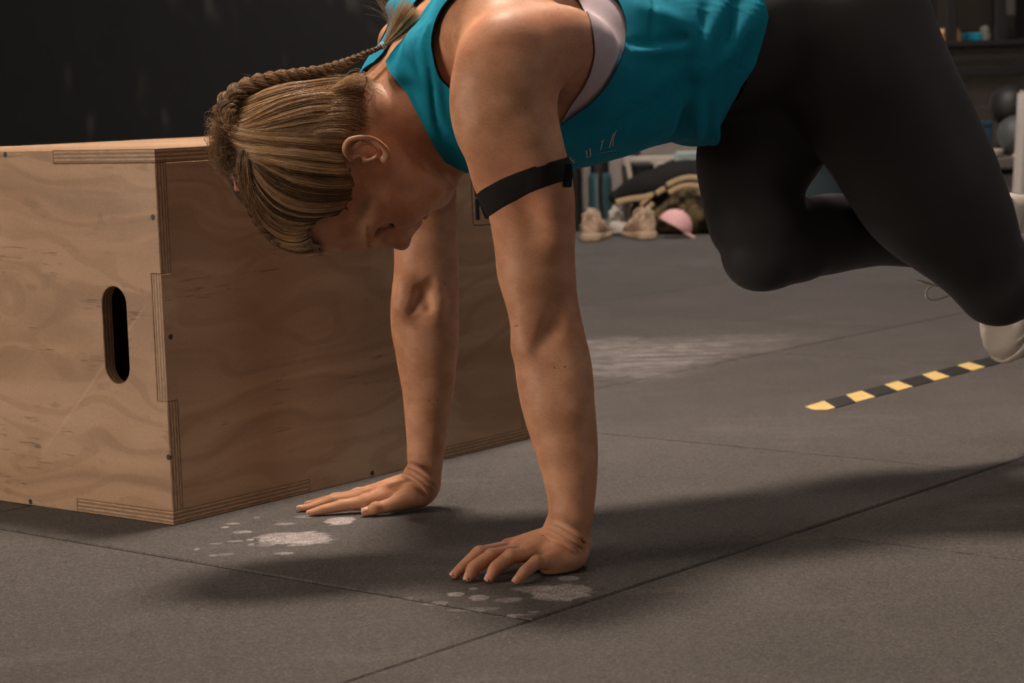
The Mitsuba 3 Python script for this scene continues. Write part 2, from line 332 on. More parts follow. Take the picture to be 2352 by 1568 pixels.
def wood_tex(which):
    o = [float(v) for v in P0]
    ea, eb = [float(v) for v in EA], [float(v) for v in EB]
    def fn(p, n, uv):
        dx, dy = p.x - o[0], p.y - o[1]
        a = dx * ea[0] + dy * ea[1]; b = dx * eb[0] + dy * eb[1]; z = p.z
        na = dr.abs(n.x * ea[0] + n.y * ea[1]); nb = dr.abs(n.x * eb[0] + n.y * eb[1]); nz = dr.abs(n.z)
        if which == 'F': u, v, w, nn = b, z, a, na          # grain along u
        elif which == 'R': u, v, w, nn = a, z, b, nb
        else: u, v, w, nn = b, a, z, nz
        off = {'F': 0.0, 'R': 3.3, 'T': 7.7}[which]
        warp = fbm(u * 3.2 + off, v * 9, off, 3)
        bands = fbm(v * 38 + warp * 5.0, u * 1.6, off + 2, 4)
        broad = fbm(u * 4.5 + 5, v * 9 + off, 4.0, 3)
        pore = noise(u * 55 + off, v * 900, 1.0) * noise(u * 14, v * 140, off)
        tick = smoothstep(0.50, 0.72, pore) * smoothstep(0.42, 0.75, fbm(u * 9, v * 16, 8.0 + off, 2))
        c = mix(C3(0.285, 0.178, 0.110), C3(0.37, 0.240, 0.152), smoothstep(0.25, 0.75, bands))
        c = mix(c, C3(0.46, 0.325, 0.225), smoothstep(0.45, 0.85, broad) * 0.65)
        cath = smoothstep(0.86, 0.98, dr.abs(dr.sin((v * 46 + warp * 15 + fbm(u * 5, v * 4, off, 2) * 6))))
        c = mix(c, C3(0.23, 0.130, 0.072), cath * 0.28)
        c = mix(c, C3(0.13, 0.075, 0.045), tick * 0.75)
        blot = smoothstep(0.70, 0.86, fbm(u * 26, v * 60, 3.0 + off, 3))
        c = mix(c, C3(0.24, 0.145, 0.09), blot * 0.5)
        c = c * (0.93 + 0.14 * noise(u * 420, v * 900, off))
        # scratches, lighter
        sc = smoothstep(0.004, 0.0012, dr.abs(v - 0.31 - (u - 0.02) * (-0.95) * 1.0 + (noise(u * 30, v * 30) - 0.5) * 0.003)) * smoothstep(0.03, 0.05, u) * smoothstep(0.30, 0.2, u)
        c = mix(c, C3(0.68, 0.50, 0.35), sc * (0.16 if which == 'F' else 0.0))
        # plies seen on the cut edges
        lay = w if which != 'F' else a
        ply_i = dr.floor(lay / 0.00265 + 0.06 * (noise(u * 40, v * 40) - 0.5))
        odd = cell_rand(ply_i, off * 10 + 1)
        fr = lay / 0.00265 - dr.floor(lay / 0.00265)
        e = mix(C3(0.38, 0.25, 0.155), C3(0.20, 0.118, 0.066), dr.select(ply_i - 2 * dr.floor(ply_i / 2) > 0.5, 1.0, 0.0))
        e = mix(e, C3(0.09, 0.05, 0.03), smoothstep(0.86, 0.97, fr) * 0.8)
        e = e * (0.7 + 0.6 * noise(u * 160 + v * 160, lay * 900, off))
        return mix(e, c, smoothstep(0.75, 0.9, nn))
    return fn
for w_ in 'FRT':
    scene['m_ply' + w_] = two({'type': 'bumpmap', 'scale': 0.00012, 'arbitrary': proc((lambda q: (lambda p, n, uv: noise(p.x * 300, p.y * 300, p.z * 1400)))(w_), 5e-4),
                          'bsdf': {'type': 'principled', 'base_color': proc(wood_tex(w_)), 'roughness': 0.42, 'specular': 0.45}})
pb = thing('plyo_box', 'large plywood plyometric box with finger joints and a slotted handle, standing on the rubber floor', 'box')
part(pb, 'side_panel', panel(F, P0, EB, EZ, EA, t), 'm_plyF', label='lighter plywood side with the oval handle slot')
part(pb, 'side_panel', panel(Bk, P0 + EA * (BL - t), EB, EZ, EA, t), 'm_plyF')
part(pb, 'side_panel', panel(R, P0 + EB * t, EA, EZ, -EB, t), 'm_plyR', label='shaded plywood side with black printed letters')
part(pb, 'side_panel', panel(R, P0 + EB * BW, EA, EZ, -EB, t), 'm_plyR')
part(pb, 'top_panel', panel(lid(bT, aT), P0 + EZ * (BH - t), EA, EB, EZ, t), 'm_plyT', label='plywood top board')
part(pb, 'bottom_panel', panel(lid(bB, aB), P0 + EZ * 0.0006, EA, EB, EZ, t), 'm_plyT')
scene['m_screw'] = plain((0.012, 0.011, 0.010), 0.5, 0.5)
def screw(o, n):
    m = lathe([(0, 0.0), (0.0012, 0.00005), (0.0013, 0.0004), (0.0036, 0.0005), (0.0039, 0.0002), (0.0041, -0.002)], 16)
    z = n; x = np.cross([0.3, 0.2, 0.9], z); x /= np.linalg.norm(x)
    M = np.eye(4); M[:3, 0], M[:3, 1], M[:3, 2], M[:3, 3] = x, np.cross(z, x), z, o
    m.apply_transform(M); part(pb, 'screw', m, 'm_screw', smooth=30)
for px, py in ((12, 355), (351, 499), (387, 1050), (70, 1152)):
    b_, z_ = onF(px, py); screw(P0 + EB * b_ + EZ * z_, -EA)
for px, py in ((392, 773), (855, 1086)):
    a_, z_ = onR(px, py); screw(P0 + EA * a_ + EZ * z_, -EB)
# printed letters on the right panel (U over N inside a rounded outline), read off the photograph as panel coordinates
scene['m_print'] = plain((0.012, 0.013, 0.012), 0.6, 0.3)
def Rp(x, y): return onR(1060 + x * 100 / 1120, 390 + y * 140 / 1568)
def flatR(poly):
    return panel_flat(poly)
def panel_flat(poly):
    m = trimesh.creation.extrude_polygon(poly, 0.0003, engine='earcut')
    v = np.asarray(m.vertices); w = P0 + v[:, :1] * EA + v[:, 1:2] * EZ - (v[:, 2:3] + 0.00005) * EB
    return trimesh.Trimesh(w, m.faces[:, ::-1], process=False)
uL = [(330, 60), (425, 55), (430, 550), (455, 562), (470, 545), (462, 50), (560, 45), (566, 690), (350, 700)]
nL = [(352, 752), (520, 742), (545, 790), (660, 1120), (760, 1115), (740, 720), (850, 715), (872, 1240), (640, 1258), (600, 1235), (465, 890), (450, 900), (470, 1280), (375, 1285)]
fr_o = Polygon([Rp(215, -260), Rp(1260, -300), Rp(1330, 1385), Rp(290, 1445)]).buffer(-0.006).buffer(0.006, 8)
frame_ = fr_o.difference(fr_o.buffer(-0.0016))
part(pb, 'printed_frame', panel_flat(frame_), 'm_print', label='thin black rounded printed outline')
part(pb, 'printed_letter', panel_flat(Polygon([Rp(*p) for p in uL]).buffer(0.0005)), 'm_print', label='black printed block letter U')
part(pb, 'printed_letter', panel_flat(Polygon([Rp(*p) for p in nL]).buffer(0.0005)), 'm_print', label='black printed block letter N')

# ------------------------------------------------------------------ implicit surfaces
F32 = np.float32
class Field:
    """Signed distances built up from blended primitives; each knows its bounding box."""
    def __init__(self, margin=0.035): self.ops, self.m = [], margin
    def add(self, fn, lo, hi, k=0.0, op='u'):
        self.ops.append((fn, np.asarray(lo, float), np.asarray(hi, float), k, op)); return self
    def eval(self, P):
        P = np.ascontiguousarray(P, F32); d = np.full(len(P), 0.08, F32)
        for fn, lo, hi, k, op in self.ops:
            m = self.m + k
            i = np.flatnonzero(((P > (lo - m).astype(F32)) & (P < (hi + m).astype(F32))).all(1))
            if not len(i): continue
            e = fn(P[i]).astype(F32); a = d[i]
            if op == 'u':
                if k > 0:
                    h = np.maximum(k - np.abs(a - e), 0) / k; d[i] = np.minimum(a, e) - h * h * k * 0.25
                else: d[i] = np.minimum(a, e)
            elif op == 's':      # smooth subtraction
                e = -e
                if k > 0:
                    h = np.maximum(k - np.abs(a - e), 0) / k; d[i] = np.maximum(a, e) + h * h * k * 0.25
                else: d[i] = np.maximum(a, e)
            elif op == 'i':
                h = np.maximum(k - np.abs(a - e), 0) / max(k, 1e-6); d[i] = np.maximum(a, e) + h * h * k * 0.25
            elif op == 'd': d[i] = a + e     # displacement
        return d
    # primitives ------------------------------------------------------------
    def ball(self, c, r, k=0.0, op='u'):
        c = np.asarray(c, float); cf = c.astype(F32)
        return self.add(lambda P: np.linalg.norm(P - cf, axis=1) - F32(r), c - r, c + r, k, op)
    def ell(self, c, M, r, k=0.0, op='u'):
        """ellipsoid; rows of M are its axes"""
        c = np.asarray(c, float); M = np.asarray(M, float); r = np.asarray(r, float)
        ext = np.sqrt(((M * r[:, None]) ** 2).sum(0)); cf, Mf, rf = c.astype(F32), M.T.astype(F32), r.astype(F32)
        def fn(P):
            q = (P - cf) @ Mf; k0 = np.linalg.norm(q / rf, axis=1); k1 = np.linalg.norm(q / (rf * rf), axis=1)
            return k0 * (k0 - 1) / np.maximum(k1, 1e-6)
        return self.add(fn, c - ext, c + ext, k, op)
    def chain(self, pts, rad, k=0.0, op='u', step=0.011, flat=None, smooth=True, bulge=None):
        """round tube through the points; flat=(dir, f): the section is f times as wide along dir"""
        p = np.asarray(pts, float); r = np.broadcast_to(np.asarray(rad, float), (len(p),))
        L = np.linalg.norm(np.diff(p, axis=0), axis=1)
        n = max(2, int(L.sum() / step) + 1)
        s = np.r_[0, np.cumsum(L)]; u = np.linspace(0, s[-1], n)
        if smooth and len(p) > 2: c = CubicSpline(s, p)(u); rr = PchipInterpolator(s, r)(u)
        else: c = np.stack([np.interp(u, s, p[:, a]) for a in range(3)], 1); rr = np.interp(u, s, r)
        mx = rr.max() * (1 if flat is None else max(1, flat[1]))
        if flat is None and smooth and len(p) > 2:       # swept along the curve itself: no facets
            m = max(60, int(L.sum() / 0.0012)); ud = np.linspace(0, s[-1], m); sp = CubicSpline(s, p); cd = sp(ud); td = sp(ud, 1); td /= np.linalg.norm(td, axis=1, keepdims=True)
            rd = PchipInterpolator(s, r)(ud); rd = ndimage.gaussian_filter1d(rd, 5, mode='nearest') if L.sum() > 0.1 else rd
            sl = np.gradient(rd, ud); tree = cKDTree(cd)
            def fn(P):
                _, i = tree.query(P); q = P - cd[i]; dt = (q * td[i]).sum(1)
                end = ((i == 0) & (dt < 0)) | ((i == m - 1) & (dt > 0)); dt = np.where(end, 0, dt)
                return np.linalg.norm(q - dt[:, None] * td[i], axis=1) - (rd[i] + dt * sl[i])
            return self.add(fn, c.min(0) - mx, c.max(0) + mx, k, op)
        cf, rf = c.astype(F32), rr.astype(F32)
        fl = None if flat is None else (np.asarray(flat[0], F32), F32(1 / flat[1]))
        def fn(P):
            out = np.full(len(P), 9, F32)
            for i in range(n - 1):
                a, ba = cf[i], cf[i + 1] - cf[i]
                pa = P - a; tt = np.clip(pa @ ba / F32(ba @ ba), 0, 1)
                q = pa - tt[:, None] * ba
                rad_ = rf[i] + tt * (rf[i + 1] - rf[i])
                if fl is not None:
                    w = q @ fl[0]; q = q + (w * (fl[1] - 1))[:, None] * fl[0]
                out = np.minimum(out, np.linalg.norm(q, axis=1) - rad_)
            return out
        return self.add(fn, c.min(0) - mx, c.max(0) + mx, k, op)

def surface(field, lo, hi, h, block=8):
    """surface nets on the blocks near the zero level; returns vertices, triangles, normals"""
    lo = np.asarray(lo, float); nb = np.ceil((np.asarray(hi) - lo) / (h * block)).astype(int); N = nb * block
    bc = (np.stack(np.meshgrid(*[np.arange(n) for n in nb], indexing='ij'), -1).reshape(-1, 3) + 0.5) * (block * h) - h / 2
    dc = field.eval(lo + bc)
    act = np.flatnonzero(np.abs(dc) < block * h * 0.87 + 0.008)
    D = np.repeat(np.repeat(np.repeat(dc.reshape(nb), block, 0), block, 1), block, 2)
    ijk = np.stack(np.unravel_index(act, nb), -1) * block
    o = np.stack(np.meshgrid(*[np.arange(block)] * 3, indexing='ij'), -1).reshape(-1, 3)
    def work(s):
        g = (ijk[s:s + 350, None] + o[None]).reshape(-1, 3)
        D[g[:, 0], g[:, 1], g[:, 2]] = field.eval(lo + g * h)
    with ThreadPoolExecutor(4) as pool: list(pool.map(work, range(0, len(act), 350)))
    return nets(D, lo, h)

def nets(D, lo, h):
    S = D < 0
    a = np.zeros(np.array(D.shape) - 1, np.uint8)
    for dx in (0, 1):
        for dy in (0, 1):
            for dz in (0, 1):
                a += S[dx:dx + a.shape[0], dy:dy + a.shape[1], dz:dz + a.shape[2]]
    cell = np.argwhere((a > 0) & (a < 8)); n = len(cell)
    corner = np.array([[x, y, z] for x in (0, 1) for y in (0, 1) for z in (0, 1)])
    cv = np.stack([D[cell[:, 0] + c[0], cell[:, 1] + c[1], cell[:, 2] + c[2]] for c in corner], 1)
    acc, cnt = np.zeros((n, 3)), np.zeros(n)
    for i in range(8):
        for j in range(i + 1, 8):
            if np.abs(corner[i] - corner[j]).sum() != 1: continue
            x = (cv[:, i] < 0) != (cv[:, j] < 0)
            t = np.clip(cv[x, i] / (cv[x, i] - cv[x, j]), 0, 1)
            acc[x] += corner[i] + t[:, None] * (corner[j] - corner[i]); cnt[x] += 1
    idx = np.full(a.shape, -1, np.int32); idx[cell[:, 0], cell[:, 1], cell[:, 2]] = np.arange(n)
    V = cell + acc / cnt[:, None]
    faces = []
    for ax in range(3):
        b, c = (ax + 1) % 3, (ax + 2) % 3
        sl0, sl1 = [slice(1, -1)] * 3, [slice(1, -1)] * 3
        sl0[ax], sl1[ax] = slice(0, -1), slice(1, None)
        e = np.argwhere(S[tuple(sl0)] != S[tuple(sl1)])
        off = np.ones(3, int); off[ax] = 0; e = e + off
        s_in = S[e[:, 0], e[:, 1], e[:, 2]]
        def at_(db, dc_):
            q = e.copy(); q[:, b] -= db; q[:, c] -= dc_; return idx[q[:, 0], q[:, 1], q[:, 2]]
        q = np.stack([at_(1, 1), at_(0, 1), at_(0, 0), at_(1, 0)], 1)
        q[~s_in] = q[~s_in][:, ::-1]
        faces += [q[:, [0, 1, 2]], q[:, [0, 2, 3]]]
    Fc = np.vstack(faces); Fc = Fc[(Fc >= 0).all(1)]
    def smp(Q): return ndimage.map_coordinates(D, Q.T, order=1, mode='nearest')
    def grad(Q):
        g = np.stack([smp(Q + e_) - smp(Q - e_) for e_ in np.eye(3) * 0.9], 1)
        return g / (np.linalg.norm(g, axis=1, keepdims=True) + 1e-9)
    Nn = grad(V)
    V = V - np.clip(smp(V) / h, -0.4, 0.4)[:, None] * Nn
    Nn = grad(V)
    return lo + V * h, Fc, Nn

def nply(v, f, n, mat, **kw):
    """ply with given normals"""
    path = meshkit.write_ply((v, f), False, kw.pop('uv', None), kw.pop('color', None), normals=n)
    return {'type': 'ply', 'filename': path, 'face_normals': False, 'bsdf': {'type': 'ref', 'id': mat}, **kw}

def vnormals(v, f):
    n = np.zeros_like(v); fn = np.cross(v[f[:, 1]] - v[f[:, 0]], v[f[:, 2]] - v[f[:, 0]])
    for k in range(3): np.add.at(n, f[:, k], fn)
    return n / (np.linalg.norm(n, axis=1, keepdims=True) + 1e-12)

def clip_mesh(v, f, g, attrs=()):
    """keep g > 0, cutting the triangles that straddle g = 0"""
    keep = g > 0; cnt = keep[f].sum(1)
    full = f[cnt == 3]; new, cache, ev, = [], {}, []
    nv = len(v)
    def edge(a, b):
        key = (a, b) if a < b else (b, a)
        if key not in cache:
            t_ = g[a] / (g[a] - g[b]); cache[key] = nv + len(ev); ev.append((a, b, t_))
        return cache[key]
    for tri in f[(cnt == 1) | (cnt == 2)]:
        for r in range(3):
            a, b, c = tri[r], tri[(r + 1) % 3], tri[(r + 2) % 3]
            if keep[a] and not keep[b] and not keep[c]: new.append([a, edge(a, b), edge(a, c)]); break
            if keep[a] and keep[b] and not keep[c]:
                e1, e2 = edge(b, c), edge(a, c); new += [[a, b, e1], [a, e1, e2]]; break
    ff = np.vstack([full] + ([np.array(new)] if new else []))
    if ev:
        A = np.array([e[0] for e in ev]); B = np.array([e[1] for e in ev]); t_ = np.array([e[2] for e in ev])[:, None]
        v = np.vstack([v, v[A] + (v[B] - v[A]) * t_]); attrs = [np.vstack([q, q[A] + (q[B] - q[A]) * t_]) for q in attrs]
    used = np.unique(ff); m = np.full(len(v), -1); m[used] = np.arange(len(used))
    return v[used], m[ff], [q[used] for q in attrs]

def boundary_loops(f):
    e = np.sort(np.vstack([f[:, [0, 1]], f[:, [1, 2]], f[:, [2, 0]]]), axis=1)
    u, c = np.unique(e, axis=0, return_counts=True); be = u[c == 1]
    nxt = {}
    for a, b in be: nxt.setdefault(a, []).append(b); nxt.setdefault(b, []).append(a)
    seen, loops = set(), []
    for s in nxt:
        if s in seen: continue
        loop, cur, prev = [s], s, None
        seen.add(s)
        while True:
            c = [q for q in nxt[cur] if q != prev and q not in seen]
            if not c: break
            prev, cur = cur, c[0]; loop.append(cur); seen.add(cur)
        loops.append(np.array(loop))
    return loops

def solidify(v, f, n, thick):
    """give a sheet its thickness"""
    nv = len(v)
    d = np.vstack([f[:, [0, 1]], f[:, [1, 2]], f[:, [2, 0]]]); key = np.sort(d, axis=1)
    u, inv, c = np.unique(key, axis=0, return_inverse=True, return_counts=True); b = d[c[inv.ravel()] == 1]
    rim = np.vstack([np.stack([b[:, 1], b[:, 0], b[:, 0] + nv], 1), np.stack([b[:, 1], b[:, 0] + nv, b[:, 1] + nv], 1)])
    return np.vstack([v, v - n * thick]), np.vstack([f, f[:, ::-1] + nv, rim]), np.vstack([n, -n])

# ------------------------------------------------------------------ the person: frames
def nrm(v): v = np.asarray(v, float); return v / np.linalg.norm(v)
SL, SR = at(1163, 168, 2.53), at(968, 215, 2.83)
OB = np.array([-0.0617, 2.685, 0.5863])      # between the shoulders
LB = nrm([0.453, -0.891, 0.0])                 # her left, towards the camera
AB = nrm([0.891, 0.453, 0.11])                 # down the spine
UB = np.cross(LB, AB); UB = UB if UB[2] > 0 else -UB
BFM = np.stack([AB, LB, UB])                   # rows
def tob(P): return (np.asarray(P, float) - OB) @ BFM.T
def fromb(s, l, h): return OB + s * AB + l * LB + h * UB
def mid(px, py, l=0.0):
    q = tob(plane_at(px, py, OB + l * LB, LB)); return q[0], q[2]

# head frame: crown, face and lateral directions
HO = at(838, 400, 2.635)
PHI, PSI = math.radians(15), math.radians(10)
CR = nrm([-0.90 * math.cos(PHI), -math.sin(PHI), -0.43 * math.cos(PHI)])
FC = nrm(np.array([0.43 * math.cos(PSI), math.sin(PSI), -0.90 * math.cos(PSI)]))
FC = nrm(FC - CR * (FC @ CR))
LT = np.cross(CR, FC); LT = LT if LT[1] < 0 else -LT
HFM = np.stack([CR, FC, LT])
def hw(u, v, l): return HO + u * CR + v * FC + l * LT
def hl(px, py, l=0.0):
    q = HFM @ (plane_at(px, py, HO + l * LT, LT) - HO); return q[0], q[1]
def hp(px, py, l):
    # the pixel is read on the near side; far-side points mirror it
    u, v = hl(px, py, abs(l)); return hw(u, v, l)

def loft(field, O, M, s, c0, c1, hwid, k=0.0, op='u', p=2.0, grow=0.0, back=None):
    """body of superelliptic sections: along axis M[0], thickness from c0 to c1 along M[2], half width along M[1]"""
    s, c0, c1, hwid = (np.asarray(q, float) for q in (s, c0, c1, hwid))
    u = np.linspace(s[0], s[-1], 160)
    f0, f1, fw = (PchipInterpolator(s, q)(u) for q in (c0, c1, hwid))
    Mf = M.T.astype(F32); Of = O.astype(F32); p_ = p
    def fn(P):
        q = (P - Of) @ Mf
        uu = np.clip(q[:, 0], s[0], s[-1])
        b0, b1, w = np.interp(uu, u, f0), np.interp(uu, u, f1), np.interp(uu, u, fw)
        cc, bb = (b0 + b1) / 2, np.maximum((b1 - b0) / 2, 0.002); w = np.maximum(w, 0.002)
        x, y = np.abs(q[:, 1]) / w, np.abs(q[:, 2] - cc) / bb
        p = p_ if np.isscalar(p_) else np.where(q[:, 2] > cc, p_[1], p_[0]).astype(F32)
        r = (x ** p + y ** p) ** (1 / p)
        gx, gy = x ** (p - 1) / np.maximum(r, 1e-6) ** (p - 1) / w, y ** (p - 1) / np.maximum(r, 1e-6) ** (p - 1) / bb
        gn = np.maximum(np.sqrt(gx * gx + gy * gy), 1 / np.maximum(w, bb))
        d = (r - 1) / gn - grow
        over = np.abs(q[:, 0] - uu)
        return np.where(over > 0, np.hypot(np.maximum(d, 0), over), d)
    R = max(abs(c0).max(), abs(c1).max(), hwid.max()) + abs(grow)
    pts = np.array([O + a * M[0] + b * M[1] + c * M[2] for a in (s[0], s[-1]) for b in (-hwid.max(), hwid.max()) for c in (c0.min(), c1.max())])
    return field.add(fn, pts.min(0) - abs(grow), pts.max(0) + abs(grow), k, op)

def pr(rpx, Y): return rpx * Y / FPX

# torso outline: lower edge read on the body's middle plane
lowp = np.array([mid(*q) for q in [(1045, 402), (1200, 396), (1310, 384), (1420, 347), (1535, 308)]])
TS = np.array([-0.115, -0.075, -0.02, 0.05, 0.12, 0.20, 0.30, 0.40, 0.50])
TLO = np.interp(TS, lowp[:, 0], lowp[:, 1]); TLO[TS > lowp[-1, 0]] = lowp[-1, 1] - 0.002
TLO[0], TLO[1] = -0.075, -0.085
THI = np.array([0.0, 0.045, 0.100, 0.128, 0.122, 0.108, 0.095, 0.105, 0.125])
TW = np.array([0.050, 0.082, 0.128, 0.152, 0.158, 0.144, 0.132, 0.150, 0.170])

def body_torso(fld, grow=0.0, k=0.0):
    loft(fld, OB, np.stack([AB, LB, UB]), TS, TLO + 0.0105, THI, TW, k=k, p=2.25, grow=grow)
    for sgn in (1, -1):      # shoulder blade, back muscle, breast
        fld.ell(fromb(0.045, 0.085 * sgn, 0.086), np.stack([nrm(AB + 0.25 * UB), nrm(LB - 0.35 * sgn * UB), UB]), np.array([0.075, 0.052, 0.030]) + grow, k=0.03)
        fld.chain([fromb(0.00, 0.150 * sgn, 0.05), fromb(0.07, 0.150 * sgn, 0.0), fromb(0.16, 0.132 * sgn, -0.015)], np.array([0.030, 0.034, 0.02]) + grow, k=0.035)
        tr = ((0.06, 0.030), (0.125, 0.062)) if sgn == 1 else ((-0.045, 0.010), (-0.085, 0.020))
        fld.chain([fromb(-0.055, *tr[0]), fromb(-0.005, *tr[1])], np.array([0.030, 0.040]) + grow, k=0.035)
    fld.chain([at(1200, 110, 2.488), at(1280, 95, 2.525), at(1345, 100, 2.575)], np.array([0.048, 0.044, 0.03]) + grow, k=0.04)
    fld.chain([at(1130, 60, 2.55), at(1180, -10, 2.60)], np.array([0.05, 0.05]) + grow, k=0.04)
    return fld

# near (left) arm: centre and half width read off the outline
NEAR = [(1163, 168, 118, 2.5), (1160, 225, 119, 2.497), (1167, 285, 117, 2.497), (1180, 340, 113, 2.5), (1193, 400, 109, 2.505), (1211, 455, 98, 2.51), (1220, 505, 94, 2.514), (1227, 560, 92.5, 2.518), (1231, 605, 91, 2.52),
        (1239, 650, 86, 2.522), (1249, 695, 79, 2.523), (1257, 730, 77, 2.523), (1262, 775, 80.5, 2.521), (1265, 815, 84.5, 2.518), (1272, 870, 86.5, 2.513), (1280, 920, 85, 2.508), (1288, 960, 82, 2.505),
        (1298, 1010, 76, 2.5), (1306, 1060, 69, 2.494), (1311, 1110, 61, 2.488), (1312, 1160, 54, 2.483), (1309, 1205, 50.5, 2.479), (1306, 1232, 47, 2.479)]
FAR = [(968, 215, 82, 2.83), (974, 285, 81, 2.85), (976, 350, 78, 2.86), (974, 420, 75, 2.865), (977, 500, 73, 2.87), (978, 570, 73, 2.87), (979, 630, 75, 2.87), (976, 690, 78.5, 2.87), (976, 745, 79, 2.87), (980, 800, 74, 2.87), (981, 840, 68, 2.87),
       (983, 885, 62, 2.87), (981, 935, 54, 2.87), (980, 1000, 47.5, 2.87), (977, 1050, 42.5, 2.87), (976, 1085, 39, 2.868), (974, 1105, 36, 2.866)]
def arm(fld, tab, k):
    fld.chain([at(x, y, Y) for x, y, r, Y in tab], [pr(r, Y) for x, y, r, Y in tab], k=k, step=0.013)

def hand_chain(fld, js, k):
    fld.chain([at(x, y, Y) for x, y, Y, r in js], [pr(r, Y) for x, y, Y, r in js], k=k, step=0.004, smooth=False)
# joints: px, py, depth, radius in px
NH = {'index': [(1168, 1257, 2.490, 16.95), (1099, 1270, 2.452, 16.38), (1064, 1302, 2.438, 14.69), (1047, 1318, 2.432, 12.43)],
      'middle': [(1192, 1264, 2.472, 18.08), (1128, 1277, 2.436, 17.51), (1086, 1305, 2.419, 16.38), (1079, 1323, 2.414, 14.12)],
      'ring': [(1212, 1272, 2.455, 18.08), (1172, 1278, 2.424, 17.51), (1137, 1305, 2.410, 16.38), (1128, 1324, 2.408, 14.12)],
      'little': [(1262, 1292, 2.438, 18.08), (1232, 1291, 2.412, 16.38), (1205, 1312, 2.398, 14.69), (1190, 1331, 2.393, 12.43)]}
FH = {'index': [(842, 1152, 2.853, 16.5), (783, 1161, 2.849, 13.75), (738, 1171, 2.844, 11.55), (716, 1178, 2.842, 9.35)],
      'middle': [(820, 1143, 2.885, 16.5), (762, 1150, 2.882, 13.75), (715, 1165, 2.878, 11.55), (693, 1168, 2.876, 9.35)],
      'ring': [(822, 1138, 2.910, 15.4), (770, 1145, 2.912, 13.2), (735, 1153, 2.914, 11.0), (712, 1158, 2.915, 9.35)],
      'little': [(840, 1136, 2.930, 14.3), (800, 1143, 2.938, 11.55), (778, 1148, 2.942, 10.45), (762, 1151, 2.944, 8.8)]}

body = Field()
body_torso(body)
arm(body, NEAR, 0.030)
arm(body, FAR, 0.030)
# deltoid, triceps and forearm masses of the near arm
body.ell(at(1140, 215, 2.452), np.stack([nrm([0.12, 0, 1]), nrm([1, 0, -0.12]), np.array([0, 1.0, 0])]), (0.085, 0.050, 0.036), k=0.035)
body.chain([at(1215, 330, 2.455), at(1250, 420, 2.470), at(1262, 520, 2.490)], [0.028, 0.030, 0.022], k=0.03)
body.chain([at(1300, 770, 2.502), at(1312, 840, 2.495), at(1318, 930, 2.487)], [0.015, 0.020, 0.015], k=0.02)
body.chain([at(1205, 640, 2.505), at(1212, 720, 2.498), at(1212, 790, 2.497)], [0.020, 0.019, 0.017], k=0.025)
body.chain([at(1286, 706, 2.480), at(1276, 735, 2.4785), at(1252, 778, 2.474), at(1236, 800, 2.472)], [0.0055, 0.0070, 0.0040, 0.002], k=0.015, op='s')
body.chain([at(1207, 485, 2.449), at(1222, 540, 2.456)], [0.005, 0.005], k=0.03, op='s')
# far elbow: two bony heads with a hollow between
body.chain([at(935, 655, 2.833), at(925, 705, 2.831)], [0.012, 0.012], k=0.02)
body.chain([at(1008, 690, 2.829), at(1000, 722, 2.829)], [0.008, 0.009], k=0.018)
body.chain([at(990, 648, 2.824), at(966, 684, 2.823), at(946, 712, 2.823)], [0.0045, 0.0050, 0.002], k=0.010, op='s')
body.chain([at(964, 668, 2.823), at(984, 704, 2.822)], [0.004, 0.004], k=0.010, op='s')

# near palm
hand = Field(0.02)
W0 = at(1300, 1240, 2.490)
for nm, tgt in NH.items():
    x, y, Y, r = tgt[0]
    hand.chain([W0, at((1300 + x) / 2 + 6, (1240 + y) / 2 - 6, (2.488 + Y) / 2), at(x, y, Y)], [pr(36, 2.49), pr(28, 2.47), pr(r + 2, Y)], k=0.012, step=0.006)
hand.ball(at(1304, 1266, 2.482), pr(42, 2.48), k=0.018)
hand.chain([at(1318, 1272, 2.462), at(1285, 1294, 2.446), at(1262, 1296, 2.440)], [pr(31, 2.46), pr(27, 2.45), pr(20, 2.44)], k=0.016)
for nm, js in NH.items(): hand_chain(hand, js, 0.0035)
for nm in ('index', 'middle', 'ring', 'little'):                     # knuckles
    x, y, Y, r = NH[nm][1]; hand.ball(at(x + 2, y - 3, Y - 0.001), pr(r * 0.86, Y), k=0.004)
    x, y, Y, r = NH[nm][0]; hand.ball(at(x, y - 5, Y), pr(r * 0.72, Y), k=0.008)
# thumb lies on the far side, pressed on the floor
hand.chain([at(1272, 1258, 2.515), at(1210, 1264, 2.540), at(1168, 1272, 2.535), at(1140, 1277, 2.525)], [pr(26, 2.5), pr(18, 2.53), pr(14, 2.53), pr(11, 2.52)], k=0.012, step=0.004, smooth=False)
# tendons on the back of the hand
for nm, yo in (('index', -3), ('middle', -4), ('ring', -5), ('little', -6)):
    x, y, Y, r = NH[nm][0]
    hand.chain([at(x + 10, y - r * 0.55 + yo, Y - 0.002), at((x + 1285) / 2, (y + 1228) / 2 - 12, Y * .5 + 1.236), at(1278, 1216, 2.474)], [0.0016, 0.0018, 0.0012], k=0.006)
# skin rolls where the wrist folds back
for i, (dx, dy, r_) in enumerate([(0, 0, 0.0042), (-8, 13, 0.0040), (7, -12, 0.0032)]):
    hand.chain([at(1256 + dx, 1211 + dy, 2.475), at(1285 + dx, 1216 + dy, 2.451), at(1315 + dx, 1234 + dy, 2.443), at(1338 + dx, 1256 + dy, 2.452)], [r_, r_ * 1.1, r_, r_ * .6], k=0.003)

for dx, dy in ((-4, 6.5), (3.5, -6), (-12, 20)):
    hand.chain([at(1258 + dx, 1210 + dy, 2.468), at(1285 + dx, 1214 + dy, 2.4475), at(1315 + dx, 1232 + dy, 2.4395), at(1336 + dx, 1253 + dy, 2.449)], [0.0011, 0.0015, 0.0014, 0.0006], k=0.0022, op='s')
